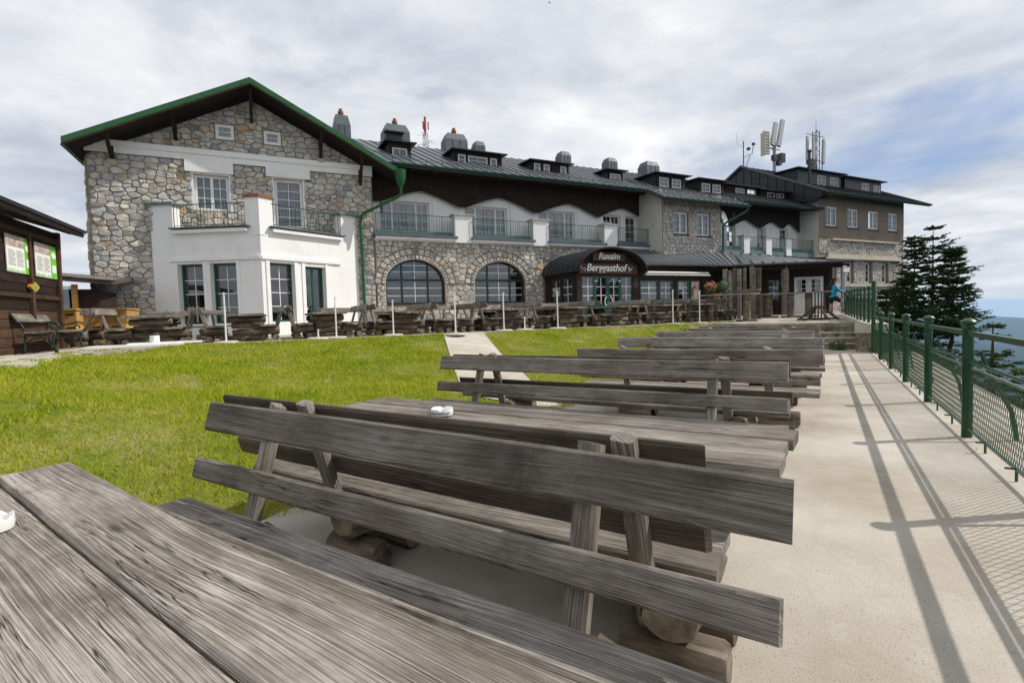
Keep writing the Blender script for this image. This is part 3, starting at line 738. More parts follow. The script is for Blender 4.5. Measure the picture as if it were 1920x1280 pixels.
    for uc, zc, zt_ in ((-8.75, 7.55, 8.1), (-6.75, 8.45, 9.2), (um, 9.45, 10.4), (-1.55, 8.35, 9.25), (.05, 7.35, 8.4)):
        m = MB(); m.bar((uc, -.12, zc), (uc, -.95, zt_+.1), .11, .13); m.bar((uc, -.06, zc-.05), (uc, -.06, zt_), .10, .10); b = part(m, 'roof_bracket', 'dark_wood', g)
        m = MB(); m.add([(uc-.14, -.0, zc-.04), (uc+.14, -.0, zc-.04), (uc+.14, -.26, zc-.04), (uc-.14, -.26, zc-.04), (uc-.09, 0, zc-.22), (uc+.09, 0, zc-.22), (uc+.08, -.12, zc-.2), (uc-.08, -.12, zc-.2)], [(0, 1, 2, 3), (7, 6, 5, 4), (0, 4, 5, 1), (1, 5, 6, 2), (2, 6, 7, 3), (3, 7, 4, 0)]); part(m, 'corbel', 'sill_stone', b)
    # white two-sided bay
    a0, a1 = -7.75, -.15; am = -4.05; pv = 2.1
    PLn = [(a0, 0.), (am, pv), (a1, 0.)]
    def seg(i): return Vector((PLn[i][0], -PLn[i][1], 0)), Vector((PLn[i+1][0], -PLn[i+1][1], 0))
    zt1 = 5.02
    bay = part(MB().prism([(a0, .05), (am, -pv), (a1, .05)], lambda a, b, d: (a, b, d), zt1-.16, zt1), 'bay_floor', 'sill_stone', g)
    for i in range(2):
        p, q = seg(i); L = (q-p).length; dr = (q-p)/L; nr = Vector((dr.y, -dr.x, 0))
        if nr.y > 0: nr = -nr
        fr = lambda a, y, b, p=p, dr=dr, nr=nr: tuple(p+dr*a-nr*y+Vector((0, 0, b)))
        k = (L-.55)
        if i == 0: wh = [(.98, 1.98, 1.45, 3.72), (2.25, 3.28, 1.45, 3.72)]
        else: wh = [(.30, 1.32, 1.45, 3.72), (1.78, 2.72, 1.0, 3.66)]
        outer = [(0, .6), (L, .6), (L, zt1), (0, zt1)]
        fw_ = part(wall_mb(outer, [rect(*x) for x in wh], 0, .3, fr), 'bay_wall', 'white_plaster', g)
        for j, x in enumerate(wh):
            if i == 1 and j == 1:
                d_ = window(fw_, *x, 0, 'door_green', (1, 1), 2, .09, .03, .05, frame=lambda a, y, b, fr=fr: fr(a, y+.22, b), name='door', rowz=[3.0])
                mm = MB(); mm.add([fr(x[0]+.08, .235, 1.02), fr(x[1]-.08, .235, 1.02), fr(x[1]-.08, .235, 1.75), fr(x[0]+.08, .235, 1.75)], [(0, 1, 2, 3)]); part(mm, 'door_panel', 'door_green', d_)
                mm = MB(); mm.tube([fr(x[0]+.05, .19, 1.95), fr(x[0]+.05, .12, 1.95), fr(x[0]+.16, .12, 1.95)], .015, 6); part(mm, 'door_handle', 'grey_metal', d_)
            else: window(fw_, *x, 0, 'door_green', (1,), 4, .08, .028, .06, frame=lambda a, y, b, fr=fr: fr(a, y+.22, b), barm='white_paint', back=.5)
            mm = MB(); s_ = x
            for q_ in (s_[0]-.14, s_[1]): mm.add([fr(q_+c_, y, b) for c_ in (0, .14) for y in (-.035, .02) for b in (.9, 3.80)], [(0, 1, 3, 2), (4, 6, 7, 5), (0, 4, 5, 1), (2, 3, 7, 6), (0, 2, 6, 4), (1, 5, 7, 3)])
            part(mm, 'window_pilaster', 'white_plaster', fw_)
        def bxf(m_, x0, x1, y0, y1, z0, z1): m_.add([fr(a, y, b) for a in (x0, x1) for y in (y0, y1) for b in (z0, z1)], [(0, 1, 3, 2), (4, 6, 7, 5), (0, 4, 5, 1), (2, 3, 7, 6), (0, 2, 6, 4), (1, 5, 7, 3)])
        mm = MB(); bxf(mm, .72 if i == 0 else .0, L-.02 if i == 0 else L-.95, -.07, .03, 3.82, 3.95); part(mm, 'bay_cornice', 'white_plaster', fw_)
        s0, s1 = (.95, L-.45) if i == 0 else (.45, L-.85)
        mm = MB(); bxf(mm, s0, s1, -.16, .12, 4.86, 4.985); part(mm, 'balcony_cornice', 'white_plaster', fw_)
        mm = MB(); bxf(mm, s0-.1, s1+.1, -.21, .2, 5.024, 5.07); part(mm, 'balcony_flashing', 'zinc', fw_)
        A = fr(s0-.02, .02, 5.08); B = fr(s1+.02, .02, 5.08); railing(g, [(A[0], -A[1], A[2]), (B[0], -B[1], B[2])], .86, 'green_paint', .13)
        # parapet end pillar
        x0, x1 = (-.02, .86) if i == 0 else (L-.84, L+.02)
        mm = MB(); bxf(mm, x0, x1, .004, .5, zt1-.2, 5.98); pe = part(mm, 'parapet_pillar', 'white_plaster', g)
        mm = MB(); bxf(mm, x0-.1, x1+.1, -.1, .62, 5.98, 6.06); part(mm, 'pillar_cap', 'copper_green', pe)
    mm = MB(); pg = [(am-.47, -pv+.26), (am, -pv-.03), (am+.47, -pv+.26), (am+.30, -pv+.75), (am-.30, -pv+.75)]
    mm.prism(pg, lambda a, b, d: (a, b, d), zt1-.3, 6.12); ce = part(mm, 'corner_pillar', 'white_plaster', g)
    mm = MB(); mm.prism([(a+(a-am)*.16, b+(b+pv-.35)*.16) for a, b in pg], lambda a, b, d: (a, b, d), 6.12, 6.17); mm.prism([(a+(a-am)*.05, b+(b+pv-.35)*.05) for a, b in pg], lambda a, b, d: (a, b, d), 6.17, 6.24); part(mm, 'pillar_cap', 'terracotta', ce)
    # chimney behind, drainpipe with hopper at the corner
    chimney(g, .15, -5, 10.3, 12.15, .85, .8, True)
    m = MB(); hx, hy, hz = 1.62, -1.05, 7.75
    m.tube([(hx, hy, hz+.18), (hx, hy, hz), (hx, hy, hz-.25), (hx, hy, hz-.55)], [.26, .24, .21, .085], 10)
    m.tube([(hx, hy, hz-.5), (hx, hy, hz-.85), (hx-.14, hy+.08, hz-.98), (.12, -.2, hz-1.62), (.02, -.13, hz-1.78), (0, -.12, hz-2.0), (.03, -.12, 1.6)], .065, 10); part(m, 'drainpipe', 'gutter_green', g, 40)
    return g
gable_house()

# ------------------------------------------------------------------ long wing with balconies
ZR, VR, ZE, VE = 11.1, -5.0, 8.38, .62
def roofz(v): return ZE+(ZR-ZE)*(VE-v)/(VE-VR)
def zigzag(u0_, u1_, peaks, zlow, zhigh, n, tooth=.07):
    """boards hanging under the eave, cut to a wavy scalloped line"""
    def edge(u):
        b = 1e9
        for pk, hw in peaks: b = min(b, abs(u-pk)/hw)
        return zhigh-(zhigh-zlow)*min(1, b)**1.3
    return edge
def cladding(parent, ua, ub, v, ztop, peaks, zlow, zhigh, bw=.11):
    edge = zigzag(ua, ub, peaks, zlow, zhigh, 0); m = MB(); u = ua; k = 0
    while u < ub-.02:
        w_ = min(bw, ub-u); o_ = .012*(k % 2); zc = edge(u+w_/2)
        m.prism([(u+.003, ztop), (u+.003, zc+.03), (u+w_*.25, zc-.02), (u+w_*.5, zc-.035), (u+w_*.75, zc-.02), (u+w_-.003, zc+.03), (u+w_-.003, ztop)], lambda a, b, d: (a, d, b), -v-.03-o_, -v+.0-o_); u += bw; k += 1
    return part(m, 'timber_cladding', 'dark_wood', parent)
def balcony_bay(parent, ua, ub, win, rail=True, cols=(1, 2, 1), rows=3, door=None):
    m = MB(); m.b2(ua, ub, -.28, .75, 5.06, 5.17); part(m, 'balcony_cornice', 'white_plaster', parent)
    m = MB(); m.b2(ua-.06, ub+.06, -.34, .78, 5.175, 5.29); part(m, 'balcony_slab', 'zinc', parent)
    m = MB(); m.b2(ua, ub, .1, .14, 5.29, 5.52); part(m, 'kick_plate', 'copper_green', parent)
    railing(parent, [(ua+.03, .22, 5.29), (ub-.03, .22, 5.29)], .9, 'gutter_dark_green', .125)
def pier(parent, uc, hw=.47, z1=6.33, low=None):
    m = MB(); m.b2(uc-hw, uc+hw, -.16, .3, 5.02, z1); p = part(m, 'balcony_pillar', 'white_plaster', parent)
    m = MB(); m.b2(uc-hw-.08, uc+hw+.08, -.24, .38, z1, z1+.06); part(m, 'pillar_cap', 'sill_stone', p)
def long_wing():
    g = bthing('long_wing', 'long stone and white wing with arched windows, balconies and grey metal roof', 8.6, 0)
    ua, ub = .6, 17.4
    archs = [(2.44, 1.42), (6.80, 1.42)]; zsp, rise, zsill = 3.05, 1.13, 2.08
    holes = [arch(c, h_, zsill, zsp, rise) for c, h_ in archs]
    wl = part(wall_mb(rect(ua, ub, .6, 5.05), holes, 0, .35), 'stone_wall', 'mortar', g)
    hs = []
    for c, h_ in archs[:2]: hs += [('r', c-h_-.02, c+h_+.02, zsill-.1, zsp), ('e', c, zsp, h_+.52, rise+.52)]
    hs.append(('r', 9.3, 17.4, .6, 4.3))
    cells = rubble(ua+.02, ub-.02, .7, 5.03, .34, .23, (), hs, 14)
    # voussoirs: two rings of dressed stones round each arch
    for c, h_ in archs[:2]:
        for (r0, r1, n) in ((.03, .20, 26), (.22, .50, 19)):
            for k in range(n):
                t0, t1 = math.pi*(k+.04)/n, math.pi*(k+.96)/n
                def e(t, q): return (c+(h_+q)*math.cos(t), zsp+(rise+q)*math.sin(t))
                cells.append([e(t0, r0), e(t0, r1), e(t1, r1), e(t1, r0)])
    lay_stones(cells, wl, 0, 6, 300, .05)
    for c, h_ in archs[:2]:
        fr = lambda a, y, b: (a, .24+y, b); n = 16
        m = MB(); o1 = arch(c, h_, zsill, zsp, rise, n); i1 = arch(c, h_-.09, zsill+.09, zsp, rise-.09, n); L = len(o1)
        m.add([(a, .2, b) for a, b in o1]+[(a, .2, b) for a, b in i1]+[(a, .27, b) for a, b in i1], [(k, (k+1) % L, L+(k+1) % L, L+k) for k in range(L)]+[(L+k, L+(k+1) % L, 2*L+(k+1) % L, 2*L+k) for k in range(L)])
        wo = part(m, 'arched_window', 'dark_green_frame', g); hh = h_-.09
        def top(x): return zsp+(rise-.09)*math.sqrt(max(0, 1-((x-c)/hh)**2))
        m = MB(); wb = MB()
        for x in (c-hh*.47, c+hh*.47): m.b2(x-.045, x+.045, .2, .27, zsill+.05, top(x))
        m.b2(c-hh, c+hh, .205, .268, 3.18, 3.29); m.b2(c-h_, c+h_, .1, .27, zsill-.02, zsill+.10); part(m, 'mullions', 'dark_green_frame', wo)
        wb.b2(c-.015, c+.015, .215, .25, zsill+.1, top(c))
        zs = (zsill+.42, zsill+.78, 3.62, 3.92)
        for z in zs:
            x = hh*math.sqrt(max(0, 1-max(0, (z-zsp)/(rise-.09))**2)); wb.b2(c-x, c+x, .217, .248, z-.014, z+.014)
        part(wb, 'glazing_bars', 'white_paint', wo)
        xs = [c-hh, c-hh*.47, c, c+hh*.47, c+hh]; ze = [zsill+.1, zsill+.42, zsill+.78, 3.235, 3.62, 4.2]
        for i in range(4):
            for j in range(5):
                q = clip(clip(clip(clip(i1, 1, 0, xs[i+1]), -1, 0, -xs[i]), 0, 1, ze[j+1]), 0, -1, -ze[j])
                if len(q) > 2 and area(q) > .01: mm = MB(); mm.add([(a, .235, b) for a, b in q], [tuple(range(len(q)))]); part(mm, 'pane', 'glass', wo)
        m = MB(); xa, xb, ya, yb_, za, zc = c-h_-.3, c+h_+.3, .34, 1.6, zsill-.2, zsp+rise+.2
        m.add([(x, y, z) for x in (xa, xb) for y in (ya, yb_) for z in (za, zc)], [(0, 1, 3, 2), (4, 6, 7, 5), (2, 3, 7, 6), (0, 2, 6, 4), (1, 5, 7, 3)]); part(m, 'dark_room_box', 'unlit_interior', wo)  # black-painted box stands for the dark room behind the arch
        m = MB()
        for x0, x1 in ((c-hh*.9, c-hh*.1), (c+hh*.1, c+hh*.9)):
            K = 14; m.add([(x0+(x1-x0)*k/K, .5+.03*math.sin(k*2), z) for k in range(K+1) for z in (3.62, min(top(x0), top(x1))-.02)], [(2*k, 2*k+2, 2*k+3, 2*k+1) for k in range(K)])
        part(m, 'lace_curtain', 'curtain', wo)
        mm = MB(); o2 = arch(c, h_+.05, zsill-.05, zsp, rise+.05, n); mm.add([(a, -.03, b) for a, b in o2]+[(a, -.03, b) for a, b in o1]+[(a, .2, b) for a, b in o1], [(k, (k+1) % L, L+(k+1) % L, L+k) for k in range(1, L)]+[(L+k, L+(k+1) % L, 2*L+(k+1) % L, 2*L+k) for k in range(L)]); part(mm, 'arch_trim', 'sill_stone', wo)
    # upper wall set back behind the balconies
    wins = [(1.02, 3.46, 5.32, 7.02), (5.29, 7.68, 5.32, 7.04), (9.58, 11.9, 5.32, 7.10), (13.85, 15.1, 5.85, 7.12), (15.45, 16.3, 5.3, 7.12)]
    uw = part(wall_mb(rect(ua, ub, 5.0, 8.75), [rect(*q) for q in wins], -.8, .3), 'balcony_wall', 'white_plaster', g)
    for q in wins[:3]: window(g, *q, -.93, cols=(1, 2.1, 1), rows=4, fwid=.09, bar=.022, curtain=.97)
    window(g, *wins[3], -.93, cols=(1, 1), rows=2, fwid=.09, curtain=.0); window(g, *wins[4], -.93, cols=(1,), rows=4, fwid=.1, name='balcony_door')
    for q in wins[:3]:
        
        for x in (q[0]-.28, q[1]+.16): m = MB(); m.b2(x, x+.12, .74, .81, 5.3, q[3]+.25); part(m, 'window_surround', 'white_plaster', g)
    m = MB(); m.b2(.58, 17.4, -.1, .9, 5.0, 5.055); part(m, 'balcony_deck', 'white_plaster', g)
    for a, b in ((.62, 4.42), (5.28, 8.68), (9.62, 13.2), (14.1, 17.38)): balcony_bay(g, a, b, None)
    for c in (4.86, 9.15, 13.65): pier(g, c)
    cladding(g, ua, ub-.1, -.62, 8.44, [(3.0, 1.9), (7.2, 1.9), (11.4, 1.9), (15.1, 1.7)], 6.9, 7.52)
    m = MB(); m.slab((ua-.3, -.55, 8.30), (17.2, -.55, 8.30), (17.2, .75, 8.46), (ua-.3, .75, 8.46), .04); part(m, 'soffit', 'dark_wood', g)
    rb = MB()
    for k in range(15): rb.b2(1.2+k*1.12, 1.3+k*1.12, -.5, -.1, 8.16, 8.25)
    tag(part(rb, 'rafter_ends', 'brown_wood', g), kind='stuff')
    ro = seamed_roof(g, (1.0, -VE, ZE), (17.0, -VE, ZE), (17.0, -VR, ZR), (.0, -VR, ZR), step=.5)
    gutter(g, 1.35, 15.6, VE+.06, ZE-.02)
    sg = MB()
    for k in range(20):
        u = 1.5+k*.78; z = roofz(.25); sg.tube([(u, -.25, z), (u, -.25, z+.22), (u, -.33, z+.05)], .012, 5)
    for z_, v_ in ((.10, .27), (.17, .27)): sg.tube([(1.4, -v_, roofz(.25)+z_), (16.9, -v_, roofz(.25)+z_)], .008, 4)
    part(sg, 'snow_guard', 'dark_metal', g)
    dormer(g, 1.78, 2.85, -1.45, 9.15, 9.98, [(1.93, 2.66, 9.3, 9.72)], -3.2)
    dormer(g, 5.15, 7.78, -1.45, 9.12, 9.98, [(5.3, 5.72, 9.25, 9.78), (5.85, 6.95, 9.28, 9.76), (7.1, 7.5, 9.25, 9.76)], -3.2)
    dormer(g, 9.62, 12.0, -1.45, 9.12, 9.92, [(9.75, 10.15, 9.28, 9.8), (10.35, 10.75, 9.28, 9.8), (11.45, 11.85, 9.28, 9.8)], -3.1)
    dormer(g, 14.75, 15.85, -1.45, 9.12, 9.92, [(14.9, 15.7, 9.25, 9.72)], -3.1)
    chimney(g, 3.0, -5, 10.7, 12.05, 1.45, .9, True); chimney(g, 6.45, -5, 10.7, 12.0, 1.35, .9, True); chimney(g, 7.95, -5, 10.8, 11.75, .62, .8)
    chimney(g, 13.9, -5, 10.9, 11.85, .75, .8); chimney(g, 17.6, -5, 10.9, 11.85, .75, .8); chimney(g, 21.0, -5, 10.8, 11.95, 1.15, 1.0)
    # stove-hood on the first big chimney
    m = MB(); m.box((2.75, 4.4, 11.25), (.9, .3, .3)); m.box((2.75, 4.25, 11.42), (1.05, .5, .05)); part(m, 'chimney_hood', 'dark_metal', g)
    return g
long_wing()

def stone_block():
    g = bthing('stone_block', 'projecting rubble stone block with two tall white windows between the balcony wings', 18.6, 1.3)
    ua, ub, v = 16.35, 20.95, 1.3
    wins = [(17.22, 18.30, 5.84, 7.1), (19.0, 20.06, 5.8, 7.12)]
    wl = part(wall_mb(rect(ua, ub, .6, 7.98), [rect(*q) for q in wins], v, .22), 'stone_wall', 'mortar', g)
    hs = [('r', a-.03, b+.03, c-.06, d+.03) for a, b, c, d in wins]
    lay_stones(rubble(ua+.02, ub-.02, 4.0, 7.7, .27, .21, (), hs, 21), wl, v, 8, 300, .04)
    for x in (ua, ub):
        m = MB(); m.b2(x-.02 if x == ua else x-.01, x+.01 if x == ua else x+.02, -v+.02, 1.2, .6, 8.3); part(m, 'side_wall', 'cream_plaster', g)
    for q in wins:
        window(g, *q, v-.08, cols=(1, 1), rows=3, fwid=.1, bar=.02, curtain=.85)
        m = MB(); m.b2(q[0]-.04, q[1]+.04, -v-.1, -v+.1, q[2]-.06, q[2]); part(m, 'window_sill', 'dark_metal', g)
    ze = roofz(2.15)
    seamed_roof(g, (15.7, -2.15, ze+.004), (22.4, -2.15, ze+.004), (22.4, 5.0, ZR+.004), (16.9, 5.0, ZR+.004), step=.42)
    m = MB(); m.slab((15.75, -2.1, ze-.1), (22.35, -2.1, ze-.1), (22.35, -.2, ze+.82), (15.75, -.2, ze+.82), .04); part(m, 'soffit', 'brown_wood', g)
    gutter(g, 15.75, 22.45, 2.22, ze-.03)
    sg = MB()
    for k in range(11): u = 16.2+k*.6; z = roofz(1.8); sg.tube([(u, -1.8, z), (u, -1.8, z+.25), (u, -1.9, z+.05)], .012, 5)
    part(sg, 'snow_guard', 'dark_metal', g)
    dormer(g, 17.62, 19.95, -.5, 8.75, 9.75, [(17.85, 18.6, 8.98, 9.55), (18.85, 19.6, 8.98, 9.52)], -3.0, .3)
    dormer(g, 21.1, 23.3, -.5, 8.75, 9.72, [(21.35, 22.1, 8.95, 9.5), (22.3, 23.05, 8.95, 9.5)], -3.0, .3)
    m = MB(); m.tube([(22.3, -2.2, ze-.1), (22.25, -2.1, ze-.35), (21.15, -1.55, ze-1.0), (21.02, -1.42, ze-1.2), (21.02, -1.42, 4.9)], .07, 8); part(m, 'drainpipe', 'gutter_dark_green', g, 40)
    m = MB(); c = Vector((21.75, -.9, 7.05)); n = Vector((.35, -.9, .25)).normalized(); a_ = n.orthogonal().normalized(); b_ = n.cross(a_); vs = [c-n*.12]; K = 18
    for rr, dd in ((.25, -.10), (.48, 0.)): vs += [c+n*dd+(a_*math.cos(6.283*k/K)+b_*math.sin(6.283*k/K))*rr for k in range(K)]
    m.add(vs, [(0, 1+k, 1+(k+1) % K) for k in range(K)]+[(1+k, 1+(k+1) % K, 1+K+(k+1) % K, 1+K+k) for k in range(K)]); dish = bthing('satellite_dish', 'round grey satellite dish beside the drainpipe of the stone block', 21.3, .6, 6.9, 'satellite dish'); part(m, 'reflector', 'antenna_grey', dish)
    m = MB(); m.tube([(21.0, -.5, 6.75), (21.4, -.75, 6.75), (21.75, -.85, 7.0)], .03, 6); m.tube([(21.75, -.92, 6.6), tuple(c+n*.55)], .014, 5); m.box(tuple(c+n*.55), (.09, .09, .12)); part(m, 'arm', 'dark_metal', dish)
stone_block()

def far_wing():
    g = bthing('far_wing', 'white wing with dark timber eave and small balconies beyond the stone block', 26, 0)
    ua, ub = 20.95, 31.72
    wins = [(24.35, 25.2, 5.3, 7.15), (27.35, 28.25, 5.3, 7.2), (29.75, 30.65, 5.3, 7.2)]
    uw = part(wall_mb(rect(ua, ub, 4.2, 8.75), [rect(*q) for q in wins], -1.2, .25), 'balcony_wall', 'white_plaster', g)
    for q in wins: window(g, *q, -1.34, cols=(1,), rows=5, fwid=.11, bar=.03, curtain=.6, name='balcony_door')
    m = MB(); m.b2(ua, ub+.3, -.1, 1.2, 4.9, 5.28); part(m, 'balcony_slab', 'copper_green', g)
    for a, b in ((21.1, 24.3), (25.0, 26.45), (27.2, 28.5), (29.2, 32.2)):
        railing(g, [(a, .05, 5.28), (b, .05, 5.28)], .9, 'gutter_dark_green', .15)
        m = MB(); m.b2(a, b, .06, .09, 5.28, 5.55); part(m, 'kick_plate', 'copper_green', g)
    for c in (24.65, 26.8, 28.85): pier(g, c, .27, 6.2)
    cladding(g, ua, ub-.05, -1.02, 8.5, [(23.0, 1.6), (26.0, 1.5), (28.7, 1.4), (30.6, 1.0)], 6.95, 7.55, .13)
    seamed_roof(g, (21.5, -VE, ZE-.01), (32.0, -VE, ZE-.01), (32.0, -VR, ZR-.01), (21.5, -VR, ZR-.01), 'roof_dark', step=.5)
    m = MB(); m.slab((22.0, -.55, 8.28), (31.7, -.55, 8.28), (31.7, 1.1, 8.5), (22.0, 1.1, 8.5), .04); part(m, 'soffit', 'dark_wood', g)
    gutter(g, 22.0, 30.5, VE+.05, ZE-.03)
    dormer(g, 24.55, 27.75, -1.5, 9.12, 9.92, [(25.6, 26.5, 9.22, 9.8), (26.75, 27.6, 9.22, 9.8)], -3.2, .3)
    dormer(g, 28.1, 30.85, -1.5, 9.12, 9.85, [(28.85, 29.65, 9.2, 9.75), (29.85, 30.65, 9.2, 9.75)], -3.2, .3)
far_wing()

def beige_house():
    g = bthing('beige_house', 'beige plastered house on a rubble stone base with dark roof at right end', 37, .4)
    ua, ub, v = 31.72, 42.55, .4
    up = [(32.55, 33.85, 7.22, 8.62), (35.1, 36.42, 7.24, 8.62), (37.72, 39.02, 7.24, 8.62), (40.35, 41.65, 7.24, 8.62)]
    dn = [(u, u+.85, 3.15, 4.72) for u in (32.9, 35.0, 37.35, 39.55)]
    for u, (a, b, c, d) in enumerate(up): pass
    w1 = part(wall_mb(rect(ua, ub, 6.35, 9.8), [rect(*q) for q in up], v, .2), 'upper_wall', 'beige_plaster', g)
    w2 = part(wall_mb(rect(ua, ub, -3.5, 6.348), [rect(*q) for q in dn], v-.02, .3), 'stone_wall', 'mortar', g)
    hs = [('r', a-.05, b+.05, c-.1, d+.05) for a, b, c, d in dn]+[('r', ua, ub, 4.85, 5.28), ('r', ua, ub, 2.85, 3.13)]
    lay_stones(rubble(ua+.02, ub-.02, .5, 6.33, .24, .17, (), hs, 31), w2, v-.02, 9, 150, .05)
    for q in up: window(g, *q, v-.06, cols=(1, 1), rows=3, fwid=.11, bar=.02, curtain=.9)
    for q in dn: window(g, *q, v-.2, cols=(1,), rows=3, fwid=.13, bar=.03)
    for q in up: m = MB(); m.b2(q[0]-.06, q[1]+.06, -v-.08, -v+.06, q[2]-.07, q[2]); part(m, 'window_sill', 'dark_metal', g)
    m = MB(); m.b2(33.0, 41.4, -v-.22, -v, 6.22, 6.34); m.b2(32.6, 41.9, -v-.16, -v, 4.98, 5.26); m.b2(32.2, 42.0, -v-.3, -v, 4.86, 4.975); m.b2(31.8, 42.5, -v-.14, -v, 2.87, 3.1); part(m, 'stone_ledge', 'sill_stone', g)
    m = MB(); m.b2(ua-.02, ua+.02, -v+.02, 1.2, 4.8, 9.3); part(m, 'side_wall', 'cream_plaster', g)
    m = MB(); m.b2(ub-.02, ub+.0, -v+.02, 10, -3.5, 9.3); part(m, 'end_wall', 'beige_plaster', g)
    # roof with a gable clad in dark metal facing left
    ze, vf, zr, vr = 9.38, 1.35, 12.85, -5.5; sl = (zr-ze)/(vf-vr)
    seamed_roof(g, (31.0, -vf, ze), (44.6, -vf, ze), (44.6, -vr, zr), (31.0, -vr, zr), 'roof_dark', step=.6)
    seamed_roof(g, (31.0, 12.35, ze), (44.6, 12.35, ze), (44.6, -vr, zr), (31.0, -vr, zr), 'roof_dark', step=.6, seams=False)
    m = MB(); m.prism([(1.2, 9.1), (12, 9.1), (-vr, zr-.12), (-vf+.3, ze+.05), (-vf+.3, ze-.25), (-.4, 8.9)], lambda a, b, d: (d, a, b), 31.1, 31.25); gb = part(m, 'gable_cladding', 'roof_dark', g)
    for k in range(11):
        m = MB(); y = .3+k*.72; zt = min(ze+sl*(y+vf), zr-sl*(y+vr))-.15; m.b2(31.06, 31.1, y-.015, y+.015, 9.12, zt); part(m, 'cladding_seam', 'roof_dark', gb)
    m = MB(); m.bar((30.97, -vf, ze+.03), (30.97, -vr, zr+.03), .07, .14); m.bar((30.97, 12.3, ze+.03), (30.97, -vr, zr+.03), .07, .14); part(m, 'verge_trim', 'zinc', g)
    m = MB(); m.slab((31.1, -vf+.03, ze-.1), (44.5, -vf+.03, ze-.1), (44.5, .5, ze+.75), (31.1, .5, ze+.75), .05); part(m, 'soffit', 'brown_wood', g)
    m = MB(); m.box((31.6, -.95, ze-.28), (.14, .7, .16)); part(m, 'rafter_end', 'brown_wood', g)
    gutter(g, 31.1, 44.5, vf+.06, ze-.03)
    dormer(g, 31.4, 36.6, -1.0, 10.3, 11.55, [(33.75, 34.75, 10.55, 11.3), (35.3, 36.3, 10.5, 11.28)], -4.5, .35, face='dark_metal')
    dormer(g, 37.1, 42.0, -1.0, 10.25, 11.45, [(39.35, 40.35, 10.45, 11.2), (41.0, 41.85, 10.45, 11.15)], -4.5, .35, face='dark_metal')
    m = MB(); m.tube([(31.9, .4, 10.0), (31.9, .4, 12.55)], .09, 8); m.tube([(31.9, .4, 12.55), (31.9, .4, 12.6), (31.9, .4, 12.72)], [.09, .16, .15], 8); part(m, 'flue_pipe', 'dark_metal', g)
beige_house()

